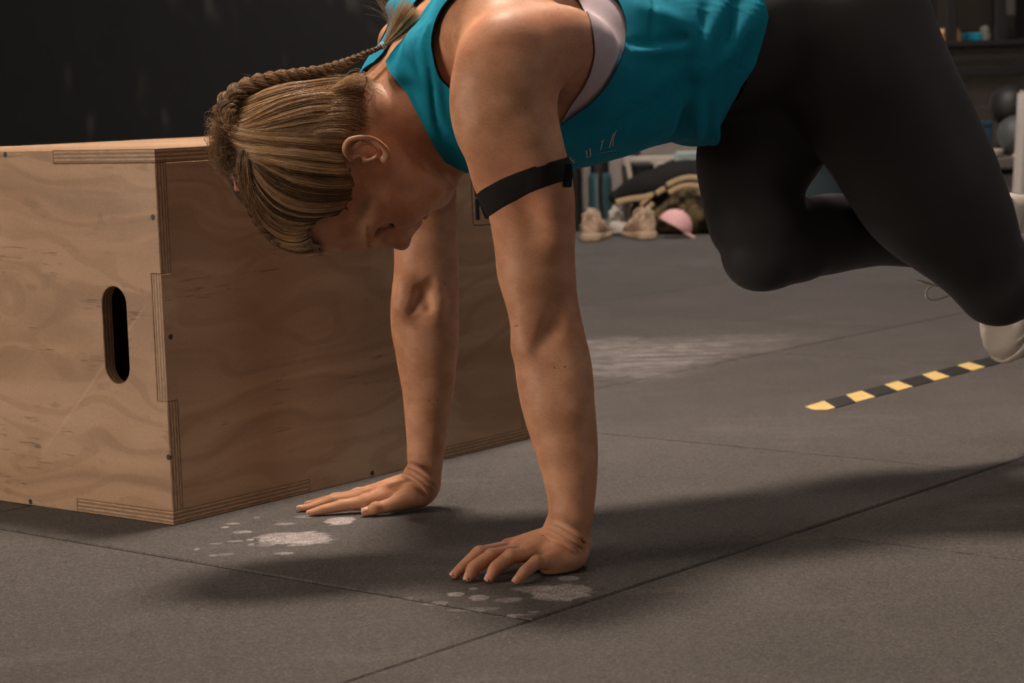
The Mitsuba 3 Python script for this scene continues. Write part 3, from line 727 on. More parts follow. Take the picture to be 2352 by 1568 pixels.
# far palm
W1 = at(968, 1112, 2.868)
for nm, js in FH.items():
    x, y, Y, r = js[0]
    hand.chain([W1, at((960 + x) / 2 + 5, (1114 + y) / 2 - 4, (2.868 + Y) / 2), at(x, y, Y)], [pr(27, 2.87), pr(22, 2.87), pr(r + 1, Y)], k=0.012, step=0.006)
    hand_chain(hand, js, 0.0035)
hand.ball(at(962, 1132, 2.866), pr(31, 2.87), k=0.018)
hand.chain([at(945, 1140, 2.845), at(900, 1158, 2.832), at(862, 1169, 2.828), at(840, 1175, 2.826)], [pr(26, 2.84), pr(16.5, 2.83), pr(14.5, 2.83), pr(11.5, 2.83)], k=0.008, step=0.004, smooth=False)
hand.ball(at(863, 1164, 2.825), pr(13.5, 2.83), k=0.004)
for nm in ('index', 'middle', 'ring'):
    x, y, Y, r = FH[nm][1]; hand.ball(at(x + 1, y - 2, Y), pr(r * 0.9, Y), k=0.004)
    x, y, Y, r = FH[nm][0]; hand.ball(at(x, y - 4, Y), pr(r * 0.75, Y), k=0.008)
for i, (dx, dy, r_) in enumerate([(0, 0, 0.0040), (-7, 11, 0.0036), (7, -9, 0.003)]):
    hand.chain([at(934 + dx, 1081 + dy, 2.852), at(955 + dx, 1086 + dy, 2.836), at(978 + dx, 1104 + dy, 2.832), at(992 + dx, 1122 + dy, 2.840)], [r_, r_ * 1.1, r_, r_ * .6], k=0.003)
for nm, yo in (('index', -2), ('middle', -3)):
    x, y, Y, r = FH[nm][0]
    hand.chain([at(x + 8, y - r * 0.6 + yo, Y - 0.002), at((x + 945) / 2, (y + 1098) / 2 - 6, 2.855), at(945, 1096, 2.846)], [0.0016, 0.0018, 0.001], k=0.006)
for dx, dy in ((-3.5, 5.5), (3.5, -4.5)):
    hand.chain([at(936 + dx, 1080 + dy, 2.845), at(955 + dx, 1085 + dy, 2.8325), at(978 + dx, 1103 + dy, 2.8285), at(991 + dx, 1120 + dy, 2.836)], [0.0010, 0.0014, 0.0013, 0.0006], k=0.0022, op='s')
# web between thumb and index: crease
hand.chain([at(852, 1146, 2.818), at(860, 1130, 2.826)], [0.0022, 0.0016], k=0.003, op='s')
hand.chain([at(886, 1136, 2.822), at(900, 1126, 2.826), at(915, 1122, 2.83)], [0.0014, 0.0018, 0.001], k=0.003, op='s')

# ------------------------------------------------------------------ head and neck
front = [(530, 390), (560, 450), (604, 507), (652, 547), (695, 567), (747, 578), (801, 575), (833, 567), (850, 560), (866, 546), (886, 530), (912, 518), (938, 512), (958, 503), (980, 484), (1000, 470), (1014, 459), (1024, 446), (1030, 430)]
backp = [(522, 338), (530, 280), (565, 233), (622, 204), (700, 192), (775, 200), (835, 235), (870, 290), (905, 330), (950, 365), (990, 392), (1012, 408), (1026, 420)]
fr = np.array([hl(*q) for q in front]); bk = np.array([hl(*q) for q in backp])
ut = max(fr[:, 0].max(), bk[:, 0].max()) + 0.0005; ub = min(fr[:, 0].min(), bk[:, 0].min()) - 0.003
U = np.linspace(ub, ut, 40)
def prof(a):
    o = np.argsort(a[:, 0]); x, y = a[o, 0], a[o, 1]; kx = np.r_[True, np.diff(x) > 0.002]; return PchipInterpolator(x[kx], y[kx], extrapolate=False)
vf, vb = prof(fr)(U), prof(bk)(U)
mid_top, mid_bot = (fr[np.argmax(fr[:, 0]), 1] + bk[np.argmax(bk[:, 0]), 1]) / 2, (fr[np.argmin(fr[:, 0]), 1] + bk[np.argmin(bk[:, 0]), 1]) / 2
def fillends(a, tv, bv):
    ok = ~np.isnan(a); a = a.copy(); x = np.r_[ub, U[ok], ut]; return np.interp(U, x, np.r_[bv, a[ok], tv])
vf, vb = fillends(vf, mid_top + 0.010, mid_bot), fillends(vb, mid_top - 0.010, mid_bot)
un = (U - ub) / (ut - ub)
HWID = np.interp(un, [0, .03, .08, .15, .25, .35, .45, .55, .65, .75, .85, .92, .97, 1], [.008, .022, .034, .044, .055, .0625, .069, .0725, .0745, .073, .064, .050, .036, .022])
head = Field(0.03)
loft(head, HO, np.stack([CR, LT, FC]), U, vb, vf, HWID, p=(2.3, 1.72))
def hpt(px, py, l): return hp(px, py, l)
Hf = np.stack([CR, FC, LT])
for sg in (1, -1):
    head.ell(hpt(928, 478, 0.037 * sg), Hf, (0.032, 0.022, 0.020), k=0.03)                 # cheek
    head.ell(hpt(872, 470, 0.052 * sg), Hf, (0.020, 0.020, 0.016), k=0.02)                 # cheekbone
    head.chain([hpt(849, 552, 0.008 * sg), hpt(845, 536, 0.030 * sg), hpt(849, 505, 0.052 * sg), hpt(858, 470, 0.062 * sg)], [0.009, 0.0095, 0.0085, 0.006], k=0.014)   # brow ridge
    head.ell(hpt(879, 518, 0.033 * sg), Hf, (0.0135, 0.0115, 0.0165), k=0.010, op='s')      # eye socket
    head.ball(hpt(879, 500, 0.033 * sg), 0.0122, k=0.003)                                  # closed lid
    head.chain([hpt(935, 395, 0.046 * sg), hpt(985, 425, 0.034 * sg), hpt(1006, 438, 0.010 * sg)], [0.012, 0.012, 0.010], k=0.03)  # jaw
    head.ball(hpt(929, 541, 0.0105 * sg), 0.0082, k=0.006)                                 # nostril wing
    head.ball(hpt(938, 541, 0.006 * sg), 0.0030, k=0.003, op='s')
head.chain([hpt(872, 538, 0), hpt(905, 532, 0), hpt(940, 505, 0)], [0.011, 0.015, 0.016], k=0.01)
head.chain([hpt(864, 548, 0), hpt(884, 551, 0), hpt(908, 556, 0), hpt(921, 557.5, 0)], [0.0075, 0.0070, 0.0078, 0.0085], k=0.010)   # nose
head.ball(hpt(925, 556, 0), 0.0088, k=0.005)
head.chain([hpt(934, 540, 0), hpt(941, 520, 0)], [0.005, 0.004], k=0.006)
for (a, r, w) in ((0, 0.0058, 0.020), (1, 0.0062, 0.017)):
    x, y = ((958, 506), (974, 492))[a]
    um, vm = hl(x, y, 0)
    head.chain([hw(um, vm - .012, -w), hw(um, vm - .002, -w * .45), hw(um, vm - .002, w * .45), hw(um, vm - .012, w)], [0.0025, r, r, 0.0025], k=0.005)
um, vm = hl(967, 503, 0)
head.chain([hw(um, vm - .014, -0.024), hw(um, vm - .001, -.01), hw(um, vm - .001, .01), hw(um, vm - .014, 0.024)], [0.0014, 0.0016, .0016, 0.0014], k=0.003, op='s')
head.ball(hpt(1004, 447, 0), 0.012, k=0.012)
# lash line of the closed eye
_eb = [hpt(879, 500, 0.033 * s) for s in (1, -1)]
LASH = [[_eb[i] + 0.0124 * nrm(0.75 * FC - 0.45 * CR + s * a_ * LT) for a_ in (1.0, 0.5, 0.0, -0.5, -0.9)] for i, s in enumerate((1, -1))]
# ears, drawn in the plane of the side of the head
def ear(fld, sg):
    l = 0.0735 * sg
    def e(px, py, o): return hpt(px, py, l + o * sg)
    fld.ell(e(832, 350, -0.006), Hf, (0.026, 0.0145, 0.0060), k=0.004)
    helix = [(806, 362, .006), (794, 352, .010), (792, 338, .013), (800, 324, .016), (818, 317, .018), (840, 316, .019), (860, 321, .018), (876, 333, .016), (886, 346, .013), (888, 358, .010), (882, 366, .007)]
    fld.chain([e(*q) for q in helix], [.0030, .0034, .0036, .0036, .0034, .0034, .0034, .0038, .0044, .0052, .0048], k=0.003, step=0.004)
    anti = [(812, 352, .008), (816, 338, .012), (832, 329, .014), (848, 331, .013), (862, 342, .010), (866, 352, .007)]
    fld.chain([e(*q) for q in anti], [.0022, .0030, .0030, .0030, .0030, .0025], k=0.004, step=0.004)
    fld.chain([e(806, 366, .004), e(826, 358, .006)], [.0036, .0026], k=0.004)
    fld.chain([e(836, 368, .003), e(848, 366, .005), e(864, 362, .005)], [.0036, .0038, .0032], k=0.004)
    fld.ell(e(842, 347, .010), Hf, (0.0085, 0.0075, 0.0085), k=0.003, op='s')
    fld.ell(e(850, 356, .008), Hf, (0.0085, 0.0040, 0.0080), k=0.003, op='s')
    fld.ell(e(815, 359, .011), Hf, (0.0058, 0.0048, 0.0060), k=0.003, op='s')
ears = Field(0.03)
for sg in (1, -1): ear(ears, sg)

def sub(fld, other, k, lo, hi): fld.add(other.eval, lo, hi, k)
def bounds(f): return np.min([o[1] for o in f.ops], 0), np.max([o[2] for o in f.ops], 0)
skin = Field(0.035)
sub(skin, body, 0.0, *bounds(body))
lo_, hi_ = bounds(hand)
for sel in (0, 1):     # two hands, blended into their wrists
    pass
sub(skin, hand, 0.012, lo_, hi_)
neckf = Field(0.03)
neckf.chain([hpt(800, 300, 0), hpt(880, 290, 0), mid_pt := at(955, 240, 2.69), at(1030, 200, 2.70)], [0.052, 0.055, 0.060, 0.068], step=0.015)
neckf.chain([hpt(795, 330, 0.052), hpt(880, 350, 0.044), hpt(960, 370, 0.025), at(1030, 390, 2.66)], [0.014, 0.013, 0.013, 0.013], k=0.02)
neckf.chain([hpt(795, 330, -0.052), hpt(880, 350, -0.044), hpt(960, 370, -0.025)], [0.014, 0.013, 0.013], k=0.02)
sub(skin, neckf, 0.035, *bounds(neckf))
sub(skin, head, 0.016, *bounds(head))
sub(skin, ears, 0.003, *bounds(ears))
skin.add(lambda P: (np.float32(0.0012) - P[:, 2]), [-9, -9, -0.05], [9, 9, 0.03], 0.002, 'i')    # pressed flat on the floor
skin.add(lambda P: ((P - OB.astype(F32)) @ AB.astype(F32)) - F32(0.33), fromb(0.3, 0, 0) - 0.4, fromb(0.3, 0, 0) + 0.4, 0.0, 'i')

def skin_col(p, n, uv):
    a = fbm(p.x * 45, p.y * 45, p.z * 45, 3); b = fbm(p.x * 9, p.y * 9, p.z * 9, 2); f = noise(p.x * 420, p.y * 420, p.z * 420)
    c = mix(C3(0.41, 0.198, 0.112), C3(0.50, 0.260, 0.156), smoothstep(0.3, 0.7, a))
    c = mix(c, C3(0.43, 0.178, 0.105), smoothstep(0.45, 0.8, b) * 0.5)
    d1, d2, r = voronoi(p.x * 38 + p.y * 17, p.z * 38 + p.y * 9)
    c = mix(c, C3(0.20, 0.085, 0.05), smoothstep(0.955, 0.965, r) * smoothstep(0.07, 0.03, d1) * 0.75)
    return c * (0.93 + 0.14 * f)
def skin_bump(p, n, uv):
    return 0.5 * noise(p.x * 700, p.y * 700, p.z * 700) + 0.5 * fbm(p.x * 240, p.y * 240, p.z * 240, 2)
scene['m_skin'] = two({'type': 'bumpmap', 'scale': 0.00016, 'arbitrary': proc(skin_bump, 3e-4),
                   'bsdf': {'type': 'principled', 'base_color': proc(skin_col), 'roughness': 0.52, 'specular': 0.38, 'flatness': 0.0, 'sheen': 0.15}})
person = thing('person', 'woman in teal tank top and black leggings holding a plank on the rubber floor', 'person')
SKH = 0.0020
sv, sf, sn = surface(skin, (-0.46, 2.25, -0.006), (0.36, 3.06, 0.86), SKH)
scene[person + '__body'] = nply(sv, sf, sn, 'm_skin')
labels[person + '__body'] = {'label': 'bare suntanned skin of arms, shoulders, neck and face'}
print('MID',[tuple(np.round(mid(*q),3)) for q in [(868,148),(890,105),(925,62),(956,24),(980,0)]], lowp.round(3), tob(SL), HO)
print('skin', len(sv), len(sf))

# ------------------------------------------------------------------ clothes
def hit(fld, pts, y0=2.25, y1=3.3, n=420):
    """first point of the field's surface under each pixel"""
    out = []
    d = ray(np.array(pts, float)); d = d / d[:, 1:2]
    Y = np.linspace(y0, y1, n)
    P = EYE + d[:, None, :] * Y[None, :, None]
    v = fld.eval(P.reshape(-1, 3)).reshape(len(pts), n)
    for i in range(len(pts)):
        k = np.flatnonzero(v[i] < 0)
        if not len(k): k = [int(np.argmin(v[i]))]
        k = max(k[0], 1); a, b = v[i, k - 1], v[i, k]; t_ = a / (a - b) if a > 0 > b else 0.5
        out.append(EYE + d[i] * (Y[k - 1] + t_ * (Y[k] - Y[k - 1])))
    return np.array(out)

def fold(fld, base, px, amp, width):
    """ridge (amp > 0) or furrow along a line over the cloth"""
    p = hit(base, px); p = spline(p, max(8, int(np.linalg.norm(np.diff(p, axis=0), axis=1).sum() / 0.008)))
    pf = p.astype(F32); n = len(pf)
    fade = np.sin(np.pi * np.clip((np.arange(n) / (n - 1)) * 0.86 + 0.07, 0, 1)) ** 0.6
    def fn(P):
        best, w = np.full(len(P), 9, F32), np.zeros(len(P), F32)
        for i in range(n - 1):
            ba = pf[i + 1] - pf[i]; pa = P - pf[i]; tt = np.clip(pa @ ba / F32(ba @ ba), 0, 1)
            q = ((pa - tt[:, None] * ba) ** 2).sum(1); m = q < best
            best[m] = q[m]; w[m] = fade[i]
        return (-amp * w * np.exp(-best / (width * width))).astype(F32)
    fld.add(fn, p.min(0) - 2.5 * width, p.max(0) + 2.5 * width, 0.0, 'd')

tank0 = Field(0.05)
body_torso(tank0, grow=0.0075)
tankc = Field(0.05); tankc.ops = list(tank0.ops)      # the trunk without the shoulders
for tab in (NEAR[:2], FAR[:2]):
    tank0.chain([at(x, y, Y) for x, y, r, Y in tab], [pr(r, Y) + 0.007 for x, y, r, Y in tab], k=0.03)
tank0.chain([hpt(880, 290, 0), at(955, 240, 2.69), at(1030, 200, 2.70)], [0.060, 0.067, 0.075], k=0.035)
# cloth that hangs loose below the belly, wider than the waist
hang = np.array([mid(*q) for q in [(1300, 380), (1420, 349), (1480, 328), (1535, 312), (1580, 330), (1612, 343), (1660, 330), (1720, 300)]])
hs = np.array([0.13, 0.20, 0.26, 0.31, 0.345, 0.375, 0.41, 0.46])
hlo = np.interp(hs, hang[:, 0], hang[:, 1]) + 0.001
loft(tank0, OB, np.stack([AB, LB, UB]), hs, hlo, np.array([0.10, 0.11, 0.108, 0.11, 0.115, 0.12, 0.128, 0.14]), np.array([0.130, 0.142, 0.146, 0.150, 0.158, 0.163, 0.168, 0.175]), k=0.03, p=2.3)
tank = Field(0.05); tank.add(tank0.eval, *bounds(tank0))
for px, a, w in [([(985, 60), (974, 110), (984, 217), (988, 270), (1000, 315)], .0085, .0060), ([(990, 150), (1005, 213), (1012, 255), (1032, 300)], .0075, .0048), ([(975, 40), (935, 95), (938, 130), (962, 190), (975, 245)], .0070, .006), ([(960, 75), (950, 125), (962, 165)], -.005, .005), ([(888, 124), (915, 152), (943, 188), (975, 245), (1003, 300)], .0012, .0018),
                 ([(978, 120), (990, 170), (995, 226), (1000, 275)], -.0055, .0045), ([(1000, 330), (1040, 385), (1065, 395)], .002, .006),
                 ([(1558, -20), (1588, 60), (1608, 150), (1612, 170)], .010, .013), ([(1668, -10), (1634, 80), (1614, 150)], .010, .012), ([(1742, -5), (1708, 80), (1655, 145), (1614, 172)], .012, .014),
                 ([(1470, 15), (1530, 38), (1592, 78)], .0055, .012), ([(1602, 175), (1600, 240), (1608, 320)], .011, .012), ([(1640, 190), (1640, 260), (1643, 330)], .006, .009),
                 ([(1500, -20), (1502, 40), (1500, 95)], -.0045, .006), ([(1446, 104), (1500, 100), (1572, 90)], -.005, .007), ([(1440, 116), (1510, 118), (1585, 110)], .0045, .008), ([(1620, 20), (1612, 80)], -.007, .009), ([(1690, 10), (1668, 90)], -.008, .010),
                 ([(1560, 160), (1480, 215), (1390, 260)], .0045, .015), ([(1600, 200), (1500, 270), (1420, 310)], .005, .014), ([(1580, 185), (1490, 245), (1400, 290)], -.004, .011), ([(1575, 240), (1570, 300)], -.008, .010), ([(1700, 150), (1660, 230)], .006, .012), ([(1725, 60), (1690, 150)], -.006, .008),
                 ([(1340, 290), (1400, 250), (1450, 170)], .0025, .010), ([(1320, 330), (1400, 330), (1470, 300)], .002, .010)]:
    fold(tank, tank0, px, a, w)
tank.add(lambda P: (0.0016 * (meshkit.noise(P * np.array([26, 26, 26.0]) + 5, 3) - 0.5)).astype(F32), [-9] * 3, [9] * 3, 0.0, 'd')

def sw(P, side=1):
    # side view of the trunk: openings of the clothes are drawn in it
    q = tob(P); l = q[:, 1] * side; return np.stack([q[:, 0] + 0.508 * l, q[:, 2] - 0.06 * l], 1), np.stack([q[:, 0], l, q[:, 2]], 1)
hole_px = [(1036, 0), (1012, 30), (999, 61), (993, 105), (999, 141), (1011, 178), (1040, 212), (1043, 290), (1062, 355), (1110, 385), (1200, 380), (1262, 325), (1288, 291), (1314, 271), (1355, 242), (1395, 198), (1423, 149), (1440, 105), (1446, 48), (1432, 0), (1412, -25), (1350, -45), (1240, -52), (1130, -48), (1070, -30)]
def px_sw(px): return sw(np.array([at(x, y, 2.56) for x, y in px]))[0]
hole = px_sw(hole_px)
def smoothclosed(p, n=160):
    p = np.vstack([p, p[:1]]); s = np.r_[0, np.cumsum(np.linalg.norm(np.diff(p, axis=0), axis=1))]
    return PchipInterpolator(s, p)(np.linspace(0, s[-1], n))[:-1]
def poly_sd(q, poly):
    """signed distance to a polygon, positive inside"""
    d = np.full(len(q), 9.0); ins = np.zeros(len(q), bool); n = len(poly)
    for i in range(n):
        a, b = poly[i], poly[(i + 1) % n]; e = b - a; w = q - a
        t_ = np.clip((w @ e) / max(e @ e, 1e-12), 0, 1); d = np.minimum(d, np.hypot(*(w - t_[:, None] * e).T))
        c = (a[1] > q[:, 1]) != (b[1] > q[:, 1]); xx = a[0] + (q[:, 1] - a[1]) / (b[1] - a[1] + 1e-12) * e[0]
        ins ^= c & (q[:, 0] < xx)
    return np.where(ins, d, -d)
hole_poly = smoothclosed(hole)
neck_px = [(1040, 404), (1028, 389), (997, 341), (967, 280), (951, 249), (932, 213), (905, 182), (885, 158), (878, 138), (888, 120), (900, 104), (922, 82), (950, 42), (977, 2)]
neck_px += [(1000, -30), (1030, -70), (1060, -160), (300, -160), (300, 620), (1046, 620)]
hem_px = [(1600, 341), (1640, 328), (1648, 290), (1680, 240), (1700, 200), (1735, 150), (1760, 62), (1764, 40), (1752, 0)]
hm = tob(hit(tank0, hem_px))
hm = hm[np.argsort(hm[:, 2])]
hmh = np.r_[-0.5, hm[:, 2], 0.5]; hms = np.r_[hm[0, 0] - 0.005, hm[:, 0], hm[-1, 0] - 0.02]

neck_poly = px_sw(neck_px)
def neck_g(v, grow=0.0):
    return -poly_sd(sw(v, np.where(tob(v)[:, 1] > 0, 1.0, -1.0))[0], neck_poly) - grow
def armhole_g(v, n, poly):
    g = np.full(len(v), 1.0)
    for side in (1, -1):
        r, q = sw(v, side)
        g = np.minimum(g, np.where(q[:, 1] > 0.012, -poly_sd(r, poly), 1.0))
    return g
def cut_cloth(v, f, n, g):
    v, f, (n,) = clip_mesh(v, f, g, [n]); return v, f, n / np.linalg.norm(n, axis=1, keepdims=True)

def fabric(c0, c1, scale=520.0):
    def fn(p, n, uv):
        a = fbm(p.x * 22, p.y * 22, p.z * 22, 2); w = noise(p.x * scale, p.y * scale, p.z * scale * 1.7)
        return mix(C3(*c0), C3(*c1), 0.5 * a + 0.5 * w)
    return proc(fn)
def weave(p, n, uv): return noise(p.x * 900, p.y * 900, p.z * 1500)
def cloth_mat(c0, c1, rough=0.85, sheen=0.3, spec=0.15, bump=0.00008):
    return two({'type': 'bumpmap', 'scale': bump, 'arbitrary': proc(weave, 3e-4), 'bsdf': {'type': 'principled', 'base_color': fabric(c0, c1), 'roughness': rough, 'specular': spec, 'sheen': sheen}})
scene['m_teal'] = cloth_mat((0.005, 0.175, 0.270), (0.008, 0.240, 0.370))
scene['m_trim'] = plain((0.008, 0.012, 0.014), 0.9, 0.05)
scene['m_bra'] = cloth_mat((0.46, 0.38, 0.43), (0.54, 0.45, 0.50), 0.7, 0.3)
scene['m_legging'] = cloth_mat((0.034, 0.034, 0.036), (0.046, 0.046, 0.049), 0.55, 0.6, 0.12, 0.00008)

tv, tf, tnn = surface(tank, (-0.24, 2.35, 0.36), (0.50, 3.15, 0.86), 0.0028)
def keep_main(v, f, n):
    m = trimesh.Trimesh(v, f, process=False); cc = trimesh.graph.connected_components(m.edges, min_len=50)
    big = max(cc, key=len); k = np.zeros(len(v), bool); k[big] = True; f = f[k[f].all(1)]
    u = np.unique(f); mp = np.full(len(v), -1); mp[u] = np.arange(len(u)); return v[u], mp[f], n[u]
tv, tf, tnn = cut_cloth(tv, tf, tnn, neck_g(tv))
q = tob(tv); tv, tf, tnn = cut_cloth(tv, tf, tnn, np.interp(q[:, 2], hmh, hms) - q[:, 0])
tv, tf, tnn = cut_cloth(tv, tf, tnn, armhole_g(tv, tnn, hole_poly))
tv, tf, tnn = keep_main(tv, tf, tnn)
tank_open = (tv, tf, tnn)
scene[person + '__tank_top'] = nply(*solidify(tv, tf, tnn, 0.0012), 'm_teal')
labels[person + '__tank_top'] = {'label': 'loose teal sleeveless tank top'}
for lp in boundary_loops(tf):
    P = tv[lp]; q = tob(P); r, _ = sw(P, 1 if q[:, 1].mean() > 0 else -1)
    if len(lp) < 60 or np.abs(poly_sd(r, hole_poly)).mean() > 0.01: continue
    P = np.vstack([P, P[:1]]); s_ = np.r_[0, np.cumsum(np.linalg.norm(np.diff(P, axis=0), axis=1))]
    P = ndimage.uniform_filter1d(np.stack([np.interp(np.linspace(0, s_[-1], 320), s_, P[:, a]) for a in range(3)], 1)[:-1], 3, axis=0, mode='wrap')
    q = tob(P); k0 = int(np.argmax(q[:, 0])); P = np.roll(P, -k0, axis=0); q = np.roll(q, -k0, axis=0); P = P[q[:, 0] < 0.03]
    part(person, 'armhole_trim', tube(P, 0.0014, 6), 'm_trim', smooth=True, label='dark edging of the armhole')

# sports bra under the tank
bra = Field(0.05); body_torso(bra, grow=0.0025)
bra0 = Field(0.05); bra0.add(bra.eval, *bounds(bra))
for px in ([(1345, 110), (1380, 85), (1445, 62)], [(1362, 130), (1400, 112), (1440, 100)], [(1300, 282), (1345, 225), (1385, 165), (1395, 120)]):
    fold(bra, bra0, px, 0.0007, 0.0022)
bra_px = [(1060, 0), (1030, 61), (1022, 105), (1030, 150), (1055, 200), (1075, 250), (1110, 320), (1200, 345), (1262, 305), (1286, 287), (1314, 242), (1343, 198), (1355, 170), (1363, 109), (1355, 52), (1335, 0), (1310, -25), (1230, -40), (1120, -38)]
bra_poly = smoothclosed(px_sw(bra_px))
bv, bf, bn = surface(bra, (-0.24, 2.35, 0.36), (0.50, 3.15, 0.86), 0.0034)
q = tob(bv); bv, bf, bn = cut_cloth(bv, bf, bn, np.minimum(np.minimum(neck_g(bv, 0.02), q[:, 0] + 0.05), 0.20 - q[:, 0]))
bv, bf, bn = cut_cloth(bv, bf, bn, armhole_g(bv, bn, bra_poly))
bv, bf, bn = keep_main(bv, bf, bn)
scene[person + '__sports_bra'] = nply(*solidify(bv, bf, bn, 0.0015), 'm_bra')
labels[person + '__sports_bra'] = {'label': 'pale pink sports bra showing in the armhole'}

# black band round the near upper arm
uppr = Field(0.03); arm(uppr, NEAR, 0.0); uppr.add(body.eval, *bounds(body))
top = [(1108, 437), (1150, 428), (1200, 415), (1250, 398), (1290, 380), (1312, 370)]
low = [(1125, 480), (1165, 470), (1210, 458), (1260, 448), (1290, 438), (1316, 428)]
ax0, ax1 = at(1213, 380, 2.513), at(1222, 500, 2.505); axd = nrm(ax1 - ax0)
v0, f0_ = [], []
nA = 96
ctop, clow = at(1209, 404, 2.512), at(1219, 452, 2.507)
e1 = nrm(np.cross(axd, [0, 1, 0])); e1 = e1 if e1[0] > 0 else -e1; 
e2 = nrm(np.cross(axd, e1)); e2 = e2 if e2[1] < 0 else -e2
def band_ring(c, tilt, off):
    ring = []
    for i in range(nA):
        th = 2 * np.pi * i / nA; dv = math.cos(th) * e1 + math.sin(th) * e2
        base = c - axd * (tilt * math.cos(th) * 0.058)
        tt = np.linspace(0.02, 0.085, 60); val = body.eval(base + tt[:, None] * dv)
        k = np.flatnonzero(val > 0); r_ = tt[k[0]] if len(k) else 0.058
        ring.append(base + (r_ + off) * dv)
    return np.array(ring)
rows = [band_ring(ctop + (clow - ctop) * s, 0.34, o) for s, o in ((0, -.002), (0, .0008), (.08, .0016), (.5, .0019), (.92, .0016), (1.0, .0008), (1.0, -.002))]
V = np.vstack(rows); 
for a in range(len(rows) - 1):
    for i in range(nA):
        j = (i + 1) % nA; f0_ += [[a * nA + i, a * nA + j, (a + 1) * nA + j], [a * nA + i, (a + 1) * nA + j, (a + 1) * nA + i]]
bm = trimesh.Trimesh(V, np.array(f0_), process=False)
scene['m_band'] = cloth_mat((0.011, 0.0105, 0.011), (0.017, 0.0165, 0.017), 0.75, 0.3)
part(person, 'arm_band', bm, 'm_band', smooth=40, label='black elastic strap round the near upper arm')
bk_ = rbox(0.010, 0.005, 0.027, 0.0022); Mb = np.eye(4)
bc_ = hit(uppr, [(1300, 404)])[0]; zz = nrm(-axd + 0.1 * e1); yy = nrm(np.cross(zz, e1)); xx = np.cross(yy, zz)
Mb[:3, 0], Mb[:3, 1], Mb[:3, 2], Mb[:3, 3] = xx, yy, zz, bc_ + 0.004 * nrm(e1 * .6 + e2)
bk_.apply_transform(Mb); part(person, 'arm_band_buckle', bk_, 'm_trim', smooth=40, label='black sliding buckle on the arm strap')

# leggings ------------------------------------------------------------
HIPN, HIPF = at(1965, 60, 2.84), at(1880, 90, 3.00)
leg = Field(0.06)
def lchain(tab, k, **kw): leg.chain([at(x, y, Y) for x, y, r, Y in tab], [pr(r, Y) for x, y, r, Y in tab], k=k, step=0.02, **kw)
# hips and seat
loft(leg, OB, np.stack([AB, LB, UB]), np.array([0.34, 0.40, 0.46, 0.52, 0.58, 0.63, 0.66]), np.array([-0.095, -0.10, -0.10, -0.095, -0.085, -0.06, -0.03]), np.array([0.085, 0.105, 0.125, 0.135, 0.13, 0.105, 0.07]), np.array([0.125, 0.145, 0.165, 0.175, 0.165, 0.13, 0.09]), p=2.2)
# far leg: thigh down to a bent knee, shin level to the right
lchain([(1870, 60, 175, 2.98), (1800, 240, 155, 2.95), (1737, 370, 140, 2.92), (1730, 450, 118.5, 2.90), (1742, 545, 106, 2.875), (1745, 580, 88, 2.87)], 0.03)
lchain([(1743, 589, 61, 2.86), (1770, 588, 64, 2.87), (1830, 572, 74, 2.90)], 0.015)
lchain([(1775, 580, 74, 2.88), (1840, 553, 89, 2.91), (1900, 538, 92.5, 2.945), (1960, 533, 86, 2.98), (2030, 541, 70, 3.02), (2110, 560, 55, 3.06), (2180, 575, 45, 3.09), (2225, 585, 42, 3.11)], 0.012)
# near leg
lchain([(1945, 60, 195, 2.84), (2000, 190, 188, 2.84), (2072, 320, 178, 2.85), (2133, 432, 169, 2.86), (2207, 534, 135, 2.88), (2256, 605, 106, 2.895), (2292, 650, 95, 2.90)], 0.018)
lchain([(2292, 652, 94, 2.90), (2360, 630, 92, 2.925), (2450, 600, 96, 2.96), (2560, 590, 84, 3.01), (2700, 610, 56, 3.07), (2790, 625, 44, 3.10)], 0.012)
leg.add(lambda P: (0.0012 * (meshkit.noise(P * 18.0 + 2, 9) - 0.5)).astype(F32), [-9] * 3, [9] * 3, 0.0, 'd')
for px in ([(1850, 560), (1845, 600), (1838, 630)], [(1866, 555), (1862, 590), (1850, 620)]):
    fold(leg, leg, px, 0.002, 0.006) if False else None
lv, lf, ln = surface(leg, (0.10, 2.5, 0.12), (1.15, 3.35, 0.98), 0.0045)
q = tob(lv)
lv, lf, ln = cut_cloth(lv, lf, ln, np.maximum(q[:, 0] - 0.36, -0.16 - q[:, 2]))
scene[person + '__leggings'] = nply(*solidify(lv, lf, ln, 0.0015), 'm_legging')
labels[person + '__leggings'] = {'label': 'tight plain black leggings'}
print('cloth', len(tf), len(bf), len(lf))

# ------------------------------------------------------------------ hair
capf = Field(0.03)
loft(capf, HO, np.stack([CR, LT, FC]), U, vb, vf, HWID, p=(2.25, 1.9), grow=0.0065)
capf.ell(hpt(560, 315, 0.0), Hf, (0.024, 0.030, 0.034), k=0.02)
cap = Field(0.03); cap.add(capf.eval, *bounds(capf))
line_px = [(742, 583), (712, 545), (712, 520), (738, 500), (788, 486), (806, 455), (812, 427), (806, 396), (790, 376), (786, 345), (800, 314), (818, 280), (830, 248), (836, 214), (842, 190), (860, 165)]
lp_ = hit(capf, line_px, 2.3, 3.0); lq = (lp_ - HO) @ HFM.T
hl_poly = np.vstack([lq[:, :2], [[-0.02, -0.2], [0.4, -0.2], [0.4, 0.3], [lq[0, 0], 0.3]]])
hv, hf, hn = surface(cap, (-0.50, 2.42, 0.30), (-0.02, 2.86, 0.78), 0.0035)
q_ = (hv - HO) @ HFM.T
ragged = (meshkit.noise(hv * 160.0, 4) - 0.5) * 0.010
hv, hf, hn = cut_cloth(hv, hf, hn, poly_sd(q_[:, :2], hl_poly) + ragged)
def cap_col(p, n, uv):
    a = fbm(p.x * 60, p.y * 240, p.z * 300, 3)
    return mix(C3(0.05, 0.027, 0.014), C3(0.16, 0.092, 0.048), smoothstep(0.3, 0.75, a))
